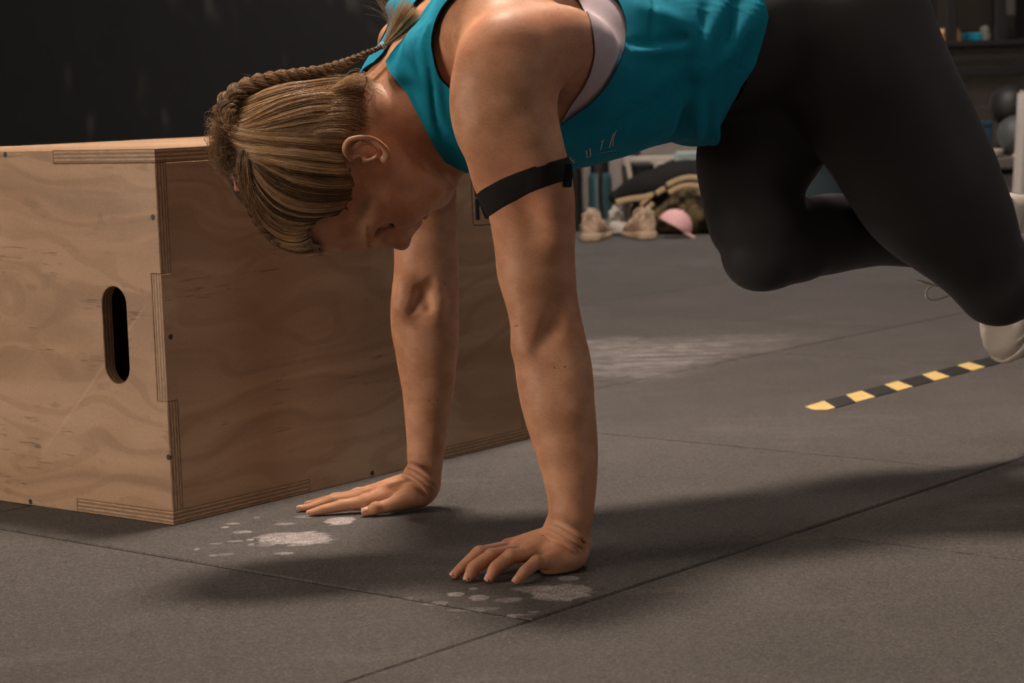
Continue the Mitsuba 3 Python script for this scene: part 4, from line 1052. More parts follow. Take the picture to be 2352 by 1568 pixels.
scene['m_scalp'] = two({'type': 'principled', 'base_color': proc(cap_col), 'roughness': 0.6, 'specular': 0.3})
scene['m_hair'] = two({'type': 'principled', 'base_color': {'type': 'mesh_attribute', 'name': 'vertex_color'}, 'roughness': 0.36, 'specular': 0.55})
scene[person + '__hair'] = nply(hv, hf, hn, 'm_scalp')
labels[person + '__hair'] = {'label': 'dark blond hair combed back and braided'}

HR = np.random.default_rng(21)
def frames(p):
    t = np.gradient(p, axis=0); t /= np.linalg.norm(t, axis=1, keepdims=True)
    return t
class Strands:
    """many thin hairs as one mesh with a colour per hair"""
    def __init__(self): self.v, self.f, self.n, self.c, self.k = [], [], [], [], 0
    def add(self, p, r, col, sides=3):
        p = np.asarray(p, float); m = len(p); t = frames(p)
        a = np.cross(t, [0.31, 0.17, 0.93]); a /= np.linalg.norm(a, axis=1, keepdims=True) + 1e-9; b = np.cross(t, a)
        rr = r * np.minimum(1, np.linspace(0, 1, m) * 6 + 0.4) * np.minimum(1, (1 - np.linspace(0, 1, m)) * 5 + 0.25)
        ang = np.arange(sides) * 2 * np.pi / sides
        nn = np.cos(ang)[None, :, None] * a[:, None] + np.sin(ang)[None, :, None] * b[:, None]
        self.v.append((p[:, None] + rr[:, None, None] * nn).reshape(-1, 3)); self.n.append(nn.reshape(-1, 3))
        i, j = np.meshgrid(np.arange(m - 1), np.arange(sides), indexing='ij')
        q = np.stack([i * sides + j, i * sides + (j + 1) % sides, (i + 1) * sides + (j + 1) % sides, (i + 1) * sides + j], -1).reshape(-1, 4) + self.k
        self.f += [q[:, [0, 1, 2]], q[:, [0, 2, 3]]]; self.k += m * sides
        self.c.append(np.broadcast_to(col, (m * sides, 3)))
    def put(self, key, label=None, mat='m_hair'):
        scene[key] = nply(np.vstack(self.v), np.vstack(self.f), np.vstack(self.n), mat, color=np.vstack(self.c))
        labels[key] = {'kind': 'stuff', **({'label': label} if label else {})}
def hair_col(t):
    """t 0 dark .. 1 light"""
    k = np.array([[0.034, 0.016, 0.008], [0.11, 0.056, 0.026], [0.27, 0.155, 0.075], [0.50, 0.32, 0.17], [0.66, 0.48, 0.29]])
    return np.array([np.interp(np.clip(t, 0, 1) * 4, range(5), k[:, i]) for i in range(3)])

guides = [  # from the hairline to the crown, read on the photograph; light = how fair the lock is
    ([(842, 176), (785, 184), (710, 192), (630, 204), (565, 232), (522, 255)], .45), ([(842, 186), (775, 202), (700, 214), (625, 232), (560, 255), (518, 268)], .50),
    ([(838, 205), (770, 214), (700, 222), (640, 238), (585, 262), (525, 275)], .55), ([(834, 226), (760, 224), (700, 230), (640, 246), (590, 272), (528, 280)], .62),
    ([(830, 246), (760, 240), (700, 246), (645, 262), (590, 284), (520, 283)], .55), ([(824, 266), (752, 260), (690, 268), (630, 288), (575, 298), (512, 284)], .38),
    ([(816, 286), (740, 284), (665, 296), (595, 303), (535, 292), (503, 272)], .50), ([(802, 308), (735, 306), (662, 310), (592, 306), (536, 290), (505, 264)], .72),
    ([(796, 322), (735, 322), (660, 318), (590, 312), (530, 294), (498, 270)], .80), ([(788, 340), (720, 338), (640, 331), (580, 320), (530, 303), (496, 280)], .30),
    ([(787, 355), (715, 347), (640, 340), (590, 335), (550, 328), (520, 312)], .28), ([(788, 366), (720, 360), (640, 352), (590, 350), (566, 351)], .78),
    ([(796, 384), (730, 378), (650, 366), (600, 358), (566, 353)], .62), ([(806, 400), (735, 398), (655, 382), (605, 366), (567, 355)], .42),
    ([(810, 425), (740, 424), (665, 404), (607, 376), (569, 358)], .26), ([(806, 452), (740, 456), (662, 438), (606, 398), (572, 362)], .20),
    ([(786, 484), (730, 488), (660, 474), (610, 436), (578, 385)], .14), ([(738, 500), (695, 508), (645, 492), (605, 456), (578, 405)], .13),
    ([(712, 525), (675, 534), (635, 517), (600, 478), (577, 425)], .12), ([(714, 548), (680, 556), (638, 540), (602, 503), (578, 450)], .12), ([(742, 582), (700, 577), (655, 562), (612, 525), (585, 480)], .12)]
NG = 16
G3 = []
for g, li in guides:
    p = hit(capf, g, 2.3, 3.0); p = spline(p, NG)
    G3.append(p)
G3 = np.array(G3); GL = np.array([li for g, li in guides])
def lift_n(P):
    e = 0.0015; g = np.stack([capf.eval(P + d_) - capf.eval(P - d_) for d_ in np.eye(3) * e], 1)
    far = np.linalg.norm(g, axis=1) < 1e-5
    g[far] = (P - HO - 0.04 * CR)[far]
    return g / (np.linalg.norm(g, axis=1, keepdims=True) + 1e-9)
GN = np.array([lift_n(p) for p in G3])
def mirror(P): q = (P - HO) @ HFM.T; q[:, 2] = -q[:, 2]; return HO + q @ HFM
strands = Strands()
tt = np.linspace(0, 1, NG)
for side, count in ((1, 6200), (-1, 2200)):
    clump = HR.random(90)
    for i in range(count):
        x = HR.random() * (len(G3) - 1.001); a = int(x); w = x - a
        lock = int(x * 4.4)
        wl = np.clip(w + (clump[lock % 90] - 0.5) * 0.15 * np.sin(np.pi * tt), -0.1, 1.1)[:, None]
        p = G3[a] * (1 - wl) + G3[a + 1] * wl; n_ = GN[a] * (1 - w) + GN[a + 1] * w
        h = HR.random() ** 1.6 * 0.0060 + 0.0006
        env = np.sin(np.pi * np.clip(tt * 0.93 + 0.03, 0, 1)) ** 0.7
        p = p + n_ * (h * env + 0.0035 * clump[(lock + 31) % 90] * env - 0.0012)[:, None]
        amp = 0.0014 if HR.random() > 0.12 else 0.004
        k1, k2 = HR.random(3) * 6.28, HR.random(3) * 6.28
        p = p + amp * (np.sin(tt[:, None] * (2.5 + 3 * HR.random()) + k1) * 0.7 + np.sin(tt[:, None] * 9 + k2) * 0.25) * (0.3 + tt[:, None] * 0.7)
        s0 = 0 if HR.random() < 0.7 else int(HR.random() * 5)
        e0 = NG if HR.random() < 0.8 else NG - int(HR.random() * 6)
        if e0 - s0 < 6: s0, e0 = 0, NG
        if side < 0: p = mirror(p)
        li = GL[a] * (1 - w) + GL[a + 1] * w
        t_ = np.clip(li * 0.72 + 0.22 + 0.60 * (clump[(lock + 7) % 90] - 0.5) + HR.normal(0, 0.13), 0, 1)
        strands.add(p[s0:e0], 0.00021 + 0.00014 * HR.random(), hair_col(t_))
# hair drawn from the tie down to the front braid
X2 = np.array([spline(hit(capf, g, 2.3, 3.0), 12) for g in ([(574, 350), (580, 392), (590, 436), (604, 486)], [(566, 356), (570, 395), (578, 440), (590, 490)], [(562, 350), (560, 385), (566, 425), (578, 470)], [(560, 345), (555, 372), (560, 405), (570, 440)])])
N2 = np.array([lift_n(p) for p in X2])
for i in range(900):
    x = HR.random() * 2.999; a = int(x); w = x - a
    e_ = np.sin(np.pi * np.linspace(0, 1, 12)) ** 0.7
    p = X2[a] * (1 - w) + X2[a + 1] * w + (N2[a] * (1 - w) + N2[a + 1] * w) * (0.0008 + 0.006 * HR.random() * e_)[:, None] + HR.normal(0, 0.0012, (1, 3))
    strands.add(p, 0.00025, hair_col(np.clip(0.28 + 0.3 * np.sin(x * 9) * 0.5 + HR.normal(0, 0.14), 0, 1)))
    if i % 3 == 0: strands.add(mirror(p.copy()), 0.00025, hair_col(np.clip(0.28 + HR.normal(0, 0.14), 0, 1)))
# the ruffled tuft at the crown
for i in range(1300):
    a = HR.random(3)
    st = hpt(566 + 24 * (a[0] - .5), 322 + 60 * (a[1] - .5), 0.034 * (2 * HR.random() - 1) + 0.004)
    en = hpt(493 + 30 * a[2], 292 + 95 * a[1] + 10 * HR.normal(), 0.040 * (2 * HR.random() - 1))
    md = (st + en) / 2 + CR * 0.012 - FC * 0.010 * HR.normal() + HR.normal(0, 0.004, 3)
    p = spline(np.array([st, md, en]), 10)
    strands.add(p, 0.00022, hair_col(np.clip(0.32 + HR.normal(0, 0.18), 0, 1)))
# fine hairs of the nape and flyaways along the outline
for i in range(800):
    x = 0.6 + HR.random() * 7.4; a = int(x); w = x - a
    root = G3[a][0] * (1 - w) + G3[a + 1][0] * w; tip = G3[a][4] * (1 - w) + G3[a + 1][4] * w
    st = root + (root - tip) * (0.10 + 0.35 * HR.random()) + HR.normal(0, 0.003, 3) + FC * 0.012 * HR.random() - GN[a][0] * 0.004
    sdv = np.float64(skin.eval(st[None])[0]) if False else 0
    p = spline(np.array([st, root + HR.normal(0, 0.002, 3) + GN[a][0] * 0.002, tip + GN[a][4] * 0.004]), 10)
    strands.add(p, 0.00016, hair_col(np.clip(0.55 + HR.normal(0, 0.15), 0, 1)))
for i in range(260):
    a = HR.integers(0, len(G3)); k = HR.integers(3, NG - 3); s_ = -1 if HR.random() < 0.25 else 1
    p0, n0, t0 = G3[a][k], GN[a][k], nrm(G3[a][k + 1] - G3[a][k])
    p = spline(np.array([p0, p0 + n0 * 0.008 + t0 * 0.015 + HR.normal(0, .003, 3), p0 + n0 * (0.010 + 0.006 * HR.random()) + t0 * 0.035 + HR.normal(0, .006, 3)]), 9)
    strands.add(p if s_ > 0 else mirror(p), 0.00011, hair_col(0.4 + HR.normal(0, 0.15)))
strands.put(person + '__hair_strands', 'streaked blond and brown strands')

def braid(key, path, width, label, light, loose=0.0, pitch=1.9):
    p = spline(path, 150); L = np.r_[0, np.cumsum(np.linalg.norm(np.diff(p, axis=0), axis=1))]
    w = np.interp(L / L[-1], np.linspace(0, 1, len(width)), width)
    ph = np.r_[0, np.cumsum(np.diff(L) / (pitch * (w[1:] + w[:-1]) / 2))] * 2 * np.pi
    t = frames(p); out = lift_n(p); out = out - (out * t).sum(1, keepdims=True) * t; out /= np.linalg.norm(out, axis=1, keepdims=True)
    out = ndimage.gaussian_filter1d(out, 5, axis=0); out /= np.linalg.norm(out, axis=1, keepdims=True); sd = np.cross(t, out)
    S = Strands()
    for k in range(3):
        f = ph + k * 2 * np.pi / 3
        c = p + sd * (0.36 * w * np.sin(f))[:, None] + out * (0.20 * w * np.sin(2 * f))[:, None]
        tc = frames(c); a = np.cross(tc, out); a /= np.linalg.norm(a, axis=1, keepdims=True) + 1e-9; b = np.cross(tc, a)
        r = 0.27 * w
        core = tube(c, r * 0.86, 9)
        part(person, key, core, 'm_scalp', smooth=True) if k else None
        if k == 0: scene[key_ := numbered(person + '__' + key)] = mikit.ply(core, 'm_scalp', smooth=True); labels[key_] = {'label': label}
        for i in range(150):
            al = HR.random() * 6.28; rho = 0.86 + 0.22 * HR.random(); tw = 0.6 * HR.normal()
            q = c + (a * np.cos(al + tw * L / 0.05)[:, None] * 1.15 + b * np.sin(al + tw * L / 0.05)[:, None]) * (r * rho)[:, None]
            q = q + HR.normal(0, 0.00025 + loose, (1, 3))
            s0 = HR.integers(0, 100); e0 = s0 + HR.integers(34, 52)
            seg = q[s0:min(e0, 150):2]
            if len(seg) > 4: S.add(seg, 0.00027, hair_col(np.clip(light + HR.normal(0, 0.14), 0, 1)))
    return S
S1 = braid('braid', np.array([hpt(*q) for q in [(512, 282, .018), (514, 250, .020), (534, 222, .018), (575, 199, .012), (640, 181, .006), (700, 171, .004), (760, 157, .002), (820, 133, 0), (880, 106, 0)]]), [0.022, 0.026, 0.026, 0.023, 0.019, 0.015, 0.011, 0.007], 'plaited braid running over the crown towards the nape', 0.56)
S1.put(person + '__braid_strands')
S2 = braid('front_braid', np.array([hpt(*q) for q in [(563, 352, .030), (565, 392, .026), (572, 432, .020), (584, 472, .014), (604, 513, .008), (634, 546, .005), (672, 566, .004), (708, 577, .003)]]), [0.011, 0.021, 0.022, 0.021, 0.020, 0.018, 0.013, 0.008], 'dark plaited braid along the front hairline', 0.30)
S2.put(person + '__front_braid_strands')
# second knot of loops beside the crown
S3 = braid('crown_braid', np.array([hpt(*q) for q in [(563, 345, .034), (548, 310, .036), (530, 282, .036), (526, 255, .034), (545, 235, .030)]]), [0.010, 0.015, 0.016, 0.015, 0.011], 'small looped plait at the crown', 0.5)
S3.put(person + '__crown_braid_strands')
scene['m_tie'] = plain((0.42, 0.40, 0.40), 0.5, 0.4)
def tie(c, axis, r, w, key='hair_tie'):
    z = nrm(axis); x = nrm(np.cross(z, [0.2, 0.3, 0.9])); y = np.cross(z, x)
    ms = []
    for k in range(2):
        ang = np.linspace(0, 2 * np.pi, 25)
        ms.append(tube(c + z * (k - .5) * w + r * (np.cos(ang)[:, None] * x + np.sin(ang)[:, None] * y), w * 0.55, 8, cap=False))
    part(person, key, cat(ms), 'm_tie', smooth=True, label='thin pale elastic hair tie')
tie(hpt(563, 352, .034), hpt(566, 372, .03) - hpt(560, 340, .034), 0.0042, 0.0028)
tie(hpt(880, 105, 0.0), hpt(890, 98, 0) - hpt(870, 110, 0), 0.0036, 0.0024)
# the loose tail lying on the nape
tail = Strands()
for i in range(520):
    a, b = HR.normal(0, 1, 2)
    e = HR.random()
    p = spline(np.array([hpt(880, 105, 0) + HR.normal(0, .0016, 3), hpt(897 + 3 * a, 88 + 4 * a, 0.004 + .003 * b), hpt(920 + 8 * a, 60 + 8 * a, 0.008 + .006 * b), hpt(948 + 12 * a + 10 * e, 26 + 13 * a - 10 * e, 0.006 + .009 * b)]), 12)
    tail.add(p, 0.00022, hair_col(np.clip(0.62 + HR.normal(0, 0.15), 0, 1)))
for i in range(60):
    a, b = HR.normal(0, 1, 2)
    p = spline(np.array([hpt(893, 92, 0), hpt(905 + 6 * a, 55, 0.004 * b), hpt(895 + 16 * a, 15 + 10 * b, 0.01 * b), hpt(885 + 26 * a, 2 + 14 * b, 0.012 * b)]), 12)
    tail.add(p, 0.00013, hair_col(np.clip(0.55 + HR.normal(0, 0.15), 0, 1)))
tail.put(person + '__hair_tail', 'loose fair tail of the braid on the nape')
# eyelashes and brows
lash = Strands()
for L_ in LASH:
    c = spline(np.array(L_), 30)
    for i in range(60):
        k = HR.integers(0, 30); d = nrm(FC * 0.9 - CR * 0.55 + 0.25 * HR.normal(0, 1, 3))
        lash.add(np.array([c[k] + FC * .0005, c[k] + d * 0.004, c[k] + d * 0.0075 + CR * 0.0012]), 0.00022, (0.012, 0.008, 0.006))
    lash.add(c + FC * 0.0006, 0.0007, (0.012, 0.008, 0.006), 5)
lash.put(person + '__eyelashes', 'dark lashes of the lowered eyes')
brow = Strands()
for sg in (1, -1):
    b_ = spline(np.array([hpt(851, 560, 0.010 * sg), hpt(843, 550, 0.026 * sg), hpt(842, 530, 0.042 * sg), hpt(849, 505, 0.055 * sg)]), 30)
    on = b_.copy()
    for it in range(6):
        for j_, q in enumerate(on):
            g_ = np.array([head.eval((q + d_)[None])[0] - head.eval((q - d_)[None])[0] for d_ in np.eye(3) * .001]); on[j_] = q - head.eval(q[None])[0] * nrm(g_)
    for i in range(90):
        k = HR.integers(0, 28); p = on[k] + HR.normal(0, 0.0012, 3)
        brow.add(np.array([p, p + nrm(on[k + 1] - on[k]) * 0.004 + lift_n(p[None])[0] * 0.0010, p + nrm(on[k + 1] - on[k]) * 0.008 + lift_n(p[None])[0] * 0.0006]), 0.00014, (0.10, 0.055, 0.03))
brow.put(person + '__eyebrows', 'brown eyebrows')
# finger nails
scene['m_nail'] = plain((0.54, 0.29, 0.21), 0.32, 0.45)
def nail(a, b, up, r, w, l):
    """plate near the tip b of the finger bone a-b, on its upper side"""
    d = nrm(b - a); u = nrm(up - d * (up @ d)); s = np.cross(d, u)
    nu, nv_ = 9, 9
    V, Fq = [], []
    for i in range(nu):
        for j in range(nv_):
            x, th = (i / (nu - 1) - 0.5), (j / (nv_ - 1) - 0.5)
            ww = w * (1 - 0.5 * max(0, abs(x) - 0.28))
            ang = th * ww / r
            V.append(b + d * (x * l + 0.001) + (r * (1 + .02)) * (math.sin(ang) * s + math.cos(ang) * u) - u * 0.0006 * (2 * x) ** 2 - u * (0.0014 if abs(th) > .45 or abs(x) > .45 else 0))
    for i in range(nu - 1):
        for j in range(nv_ - 1):
            k = i * nv_ + j; Fq += [[k, k + 1, k + nv_ + 1], [k, k + nv_ + 1, k + nv_]]
    V, Fq = np.array(V), np.array(Fq); n = vnormals(V, Fq)
    if (n @ u).mean() < 0: Fq = Fq[:, ::-1]; n = -n
    v2, f2, n2 = solidify(V, Fq, n, 0.0012)
    key = numbered(person + '__fingernail'); scene[key] = nply(v2, f2, n2, 'm_nail')
for nm, js in NH.items():
    a, b = at(*js[2][:3]), at(*js[3][:3]); r = pr(js[3][3], js[3][2])
    nail(a, b, np.array([-0.75, -0.45, 0.55]), r, r * 1.25, r * 1.75)
for nm, js in list(FH.items())[:3]:
    a, b = at(*js[2][:3]), at(*js[3][:3]); r = pr(js[3][3], js[3][2])
    nail(a, b, np.array([0.0, -0.25, 1.0]), r, r * 1.4, r * 2.2)
nail(at(862, 1169, 2.828), at(843, 1174, 2.826), np.array([-0.25, -0.75, 0.75]), pr(12, 2.83), pr(16, 2.83), pr(22, 2.83))
print('hair', strands.k)

# ------------------------------------------------------------------ lettering on the tank, draped over the cloth
tkm = Field(0.05); tkm.add(tank.eval, *bounds(tank))
scene['m_letter'] = plain((0.52, 0.46, 0.46), 0.6, 0.3)
def stroke(px, w):
    p = hit(tkm, px, 2.25, 3.3, 1200); p = spline(p, 10) if len(p) > 2 else p[0] + (p[1] - p[0]) * np.linspace(0, 1, 6)[:, None]
    e = 0.002; n = nrm(np.mean([[tkm.eval((q + d_)[None])[0] - tkm.eval((q - d_)[None])[0] for d_ in np.eye(3) * e] for q in p], axis=0))
    return tube(p + n * 0.0006, w * 2.5 / FPX, 6, flat=(n, 0.25))
def TL(*pts): return [(1290 + x * 160 / 2281, 290 + y * 110 / 1568 - 4) for x, y in pts]
for lab, strokes in (('F', [TL((215, 1050), (330, 1150), (430, 1250)), TL((240, 1085), (360, 1035)), TL((340, 1165), (450, 1130))]),
                     ('U', [TL((805, 840), (830, 1060)), TL((925, 770), (945, 1010)), TL((830, 1065), (945, 1020))]),
                     ('T', [TL((1345, 530), (1300, 690), (1260, 820)), TL((1270, 570), (1400, 475))]),
                     ('N', [TL((1690, 270), (1630, 480), (1560, 740)), TL((1690, 390), (1680, 520), (1668, 680)), TL((1780, 180), (1735, 300), (1700, 400))])):
    part(person + '__tank_top', 'printed_letter', cat([stroke(s_, 1.5) for s_ in strokes]), 'm_letter', smooth=True, label=f'pale printed letter {lab}')
part(person + '__tank_top', 'printed_line', stroke(TL((1190, 965), (1400, 890), (1560, 870), (1780, 820)), 1.0), 'm_letter', smooth=True, label='thin pale printed line')

# ------------------------------------------------------------------ training shoes
def shoe_parts(L=0.255, W=0.092):
    """toe along +x, opening up +z; origin under the middle of the sole"""
    xs = np.array([-.5, -.47, -.38, -.2, 0, .15, .3, .42, .48, .5]) * L
    hwid = np.array([.10, .25, .33, .31, .33, .43, .47, .36, .22, .08]) * W
    up = Field(0.03)
    top = np.array([.035, .070, .088, .086, .076, .062, .050, .043, .036, .028]); 
    I3 = np.stack([[1.0, 0, 0], [0, 1.0, 0], [0, 0, 1.0]])
    loft(up, np.zeros(3), I3, xs, np.full(10, 0.004), top, hwid, p=2.4)
    # opening and tongue
    up.ell(np.array([-.23 * L, 0, .098]), I3, (0.048, 0.024, 0.040), k=0.006, op='s')
    up.chain([np.array([-.12 * L, 0, .092]), np.array([.0 * L, 0, .080]), np.array([.18 * L, 0, .062])], [0.010, 0.012, 0.012], k=0.008)
    up.chain([np.array([-.40 * L, y, .088 - .25 * abs(y)]) for y in (-.022, 0, .022)], [0.006, 0.008, 0.006], k=0.01)
    for x, z in ((.27, .0525), (.33, .0505)):
        up.chain([np.array([x * L, y, z - 5 * y * y]) for y in np.linspace(-.03, .03, 7)], 0.0022, k=0.006, op='s')
    for s in (1, -1):
        up.chain([np.array([-.36 * L, s * .036, .05]), np.array([-.1 * L, s * .036, .045]), np.array([.1 * L, s * .037, .035])], 0.0022, k=0.003)
        up.chain([np.array([.02 * L, s * .034, .05]), np.array([.08 * L, s * .030, .060])], 0.0026, k=0.004)
        up.chain([np.array([.32 * L, s * .045, .02]), np.array([.42 * L, s * .032, .030]), np.array([.455 * L, 0, .036])], 0.0018, k=0.003)
    uv_ = surface(up, (-.16, -.07, -.01), (.16, .07, .13), 0.0025)
    so = Field(0.03)
    loft(so, np.zeros(3), I3, xs * 1.025, np.array([.004, .001, 0, 0, 0, 0, .001, .004, .008, .012]), np.array([.024, .027, .027, .024, .021, .020, .020, .021, .022, .022]), hwid * 1.10 + .001, p=5)
    for x in np.linspace(-.44, .44, 12):
        so.chain([np.array([x * L, -.06, .0]), np.array([x * L, .06, .0])], 0.0018, k=0.001, op='s', smooth=False)
    sv_ = surface(so, (-.16, -.07, -.01), (.16, .07, .05), 0.0025)
    laces = []
    for i, x in enumerate(np.linspace(-.02, .17, 5)):
        z = .094 - .020 * i / 1.9
        y = .022
        laces.append(tube(spline([[x * L, -y, z - .016], [x * L + .003, -.010, z - .001], [x * L + .006, .010, z - .001], [x * L + .008, y, z - .016]], 12), 0.0022, 6))
    loop = tube(spline([[-.475 * L, -.006, .078], [-.50 * L, -.006, .092], [-.49 * L, 0, .104], [-.50 * L, .006, .092], [-.475 * L, .006, .078]], 16), 0.0022, 6, flat=([0, 1, 0], 2.0))
    return uv_, sv_, cat(laces), loop
SHOE = shoe_parts()
def frame4(o, x, z):
    x = nrm(x); z = nrm(np.asarray(z, float) - x * (np.asarray(z, float) @ x)); M = np.eye(4); M[:3, 0], M[:3, 1], M[:3, 2], M[:3, 3] = x, np.cross(z, x), z, o; return M
_shared = {}
def put_shoe(parent, name, M, up, sole, lace, lab=None):
    key = numbered(parent + '__' + name) if parent else name
    (u, s, l, lo) = SHOE
    def g(tag, fn):
        if (tag, up, sole, lace) not in _shared: _shared[(tag, up, sole, lace)] = fn()
        return {**_shared[(tag, up, sole, lace)], 'to_world': T(M)}
    scene[key + ('' if parent else '__upper')] = g('u', lambda: nply(*u, up))
    scene[key + '__sole'] = g('s', lambda: nply(*s, sole))
    scene[key + '__laces'] = g('l', lambda: mikit.ply(l, lace, smooth=True))
    scene[key + '__heel_loop'] = g('h', lambda: mikit.ply(lo, lace, smooth=True))
    if lab: labels[key] = {'label': lab}
    return key
scene['m_shoewhite'] = cloth_mat((0.40, 0.36, 0.32), (0.50, 0.46, 0.41), 0.55, 0.1, 0.35)
scene['m_solewhite'] = plain((0.52, 0.48, 0.43), 0.5, 0.4)
scene['m_lacewhite'] = plain((0.82, 0.77, 0.70), 0.7, 0.2)
# the far foot hangs toe down behind the near knee; the near foot trails outside the picture
toe, heel = at(2288, 832, 3.10), at(2336, 478, 3.19)
xd = nrm(toe - heel); MF = frame4((toe + heel) / 2 + np.array([0.03, 0.02, 0]), xd, [-0.80, -0.60, 0.0])
k1 = put_shoe(person, 'shoe', MF, 'm_shoewhite', 'm_solewhite', 'm_lacewhite', 'off-white training shoe of the far foot, toe down')
lace = [spline([at(*q) for q in [(2105, 645, 3.04), (2119, 648, 3.04), (2142, 654, 3.05), (2190, 662, 3.08), (2228, 664, 3.10)]], 30),
        spline([at(*q) for q in [(2228, 658, 3.10), (2180, 652, 3.07), (2146, 654, 3.05), (2130, 664, 3.045), (2126, 677, 3.04), (2134, 687, 3.045), (2153, 687, 3.05), (2174, 680, 3.06), (2205, 668, 3.08), (2230, 662, 3.10)]], 50)]
part(k1, 'loose_lace', cat([tube(l, 0.0019, 7) for l in lace]), 'm_lacewhite', smooth=True)
an = at(2790, 625, 3.10)
put_shoe(person, 'shoe', frame4(an + np.array([0.045, 0.03, -0.075]), [0.05, 0.02, -1.0], [-0.80, -0.55, 0.0]), 'm_shoewhite', 'm_solewhite', 'm_lacewhite')
# ankles inside the shoes
part(person, 'sock', tube(spline([at(2205, 580, 3.10), at(2240, 590, 3.115), heel * .55 + toe * .45 + np.array([.0, .0, .03])], 12), np.linspace(.026, .030, 12), 16), 'm_lacewhite', smooth=True)
part(person, 'sock', tube(spline([at(2775, 622, 3.095), at(2800, 630, 3.11), an + np.array([.035, .02, -.04])], 12), np.linspace(.027, .030, 12), 16), 'm_lacewhite', smooth=True)

# ------------------------------------------------------------------ hazard tape on the floor
scene['m_tapeyellow'] = two({'type': 'principled', 'base_color': proc(lambda p, n, uv: mix(C3(0.62, 0.43, 0.15), C3(0.74, 0.53, 0.20), fbm(p.x * 50, p.y * 50, 0, 3))), 'roughness': 0.5, 'specular': 0.4})
scene['m_tapeblack'] = plain((0.012, 0.0115, 0.011), 0.4, 0.45)
tp = thing('floor_tape', 'strip of black and yellow hazard tape stuck on the rubber floor', 'tape')
def q4(pts, z0=0.0006, z1=0.0012):
    c = [floor_at(*p) for p in pts]; v = np.array([[*p[:2], z] for z in (z0 - .0006, z1) for p in c]); n = len(c); f = []
    for i in range(1, n - 1): f.append([n, n + i, n + i + 1])
    for i in range(n): j = (i + 1) % n; f += [[i, j, n + j], [i, n + j, n + i]]
    m = trimesh.Trimesh(v, np.array(f), process=False)
    if m.face_normals[0][2] < 0: m.invert()
    return m
upper = lambda s: (1893 + (2352 - 1893) * s, 921 + (789 - 921) * s); lower = lambda s: (1919 + (2352 - 1919) * s, 937 + (813 - 937) * s)
part(tp, 'yellow_stripe', q4([(1849, 935), (1893, 921), (1919, 937), (1900, 942), (1868, 942)]), 'm_tapeyellow')
us = [1893, 1943, 1979, 2031, 2063, 2118, 2148, 2198, 2226, 2278, 2303, 2352, 2378, 2420, 2444]
ls = [1919, 1966, 2011, 2061, 2097, 2146, 2182, 2232, 2263, 2310, 2338, 2384, 2408, 2450, 2474]
for i in range(len(us) - 1):
    y = lambda x, a: (921 if a else 937) + (x - (1893 if a else 1919)) * (-0.2655 if a else -0.272)
    part(tp, 'black_stripe' if i % 2 == 0 else 'yellow_stripe', q4([(us[i], y(us[i], 1)), (us[i + 1], y(us[i + 1], 1)), (ls[i + 1], y(ls[i + 1], 0)), (ls[i], y(ls[i], 0))]), 'm_tapeblack' if i % 2 == 0 else 'm_tapeyellow')

# ------------------------------------------------------------------ things by the back wall
YB = 8.2
scene['m_tan'] = cloth_mat((0.40, 0.285, 0.20), (0.50, 0.36, 0.26), 0.8, 0.2)
scene['m_tansole'] = plain((0.50, 0.37, 0.265), 0.6, 0.3)
scene['m_tanlace'] = plain((0.55, 0.43, 0.33), 0.8, 0.2)
def floor_y(px, Y):
    """pixel row of the floor at column px and depth Y"""
    a = np.linspace(480, 640, 400); d = ray(np.stack([np.full(400, px), a], 1)); yy = (EYE + d * ((0 - CAMZ) / d[:, 2:3]))[:, 1]
    return float(np.interp(-Y, -yy, a))
def gp(px, Y): return floor_at(px, floor_y(px, Y))
sc_ = 1.02
for px, ang, lab in ((1366, 80, 'left one of the pair of tan trainers beside the teal bottle'), (1473, 100, 'right one of the pair of tan trainers, next to the pink cap')):
    key = thing('trainer', lab, 'shoe', 'tan trainers by the wall')
    o = gp(px, 8.12); a = math.radians(ang)
    M = frame4(o + np.array([0, 0.03, 0.0]), [math.cos(a), math.sin(a), 0], [0, 0, 1]); M[:3, :3] *= np.array([1.0, 1.18, 1.22])
    put_shoe(None, key, M, 'm_tan', 'm_tansole', 'm_tanlace')
key = thing('trainer', 'pale grey shoe tucked behind the two tan trainers', 'shoe')
M = frame4(gp(1420, 8.445), [0.05, -1, 0], [0, 0, 1]); put_shoe(None, key, M, 'm_shoewhite', 'm_solewhite', 'm_lacewhite')

# bottle
scene['m_bottle'] = plain((0.035, 0.085, 0.10), 0.35, 0.5)
scene['m_lid'] = plain((0.01, 0.01, 0.011), 0.5, 0.4)
scene['m_strap'] = plain((0.022, 0.012, 0.012), 0.8, 0.2)
bo = thing('water_bottle', 'teal water bottle with a black cap and a dark band, behind the trainers', 'bottle')
c = gp(1381, 8.70)
r_ = 0.049; hb = 0.237
part(bo, 'bottle_body', lathe([(0, 0), (r_ * .9, 0), (r_, .006), (r_, hb - .03), (r_ * .94, hb - .012), (r_ * .80, hb), (0, hb)], 40), 'm_bottle', smooth=40, to_world=T().translate(c.tolist()))
part(bo, 'cap', lathe([(0, hb), (r_ * .78, hb), (r_ * .80, hb + .004), (r_ * .80, hb + .052), (r_ * .74, hb + .06), (0, hb + .06)], 40), 'm_lid', smooth=40, to_world=T().translate(c.tolist()))
part(bo, 'band', tube(np.array([[0.002 * math.sin(z * 30), -r_ - .001, z] for z in np.linspace(.004, hb + .01, 16)]), 0.009, 8, flat=([0, 1, 0], .35)), 'm_strap', smooth=True, to_world=T().translate(c.tolist()))

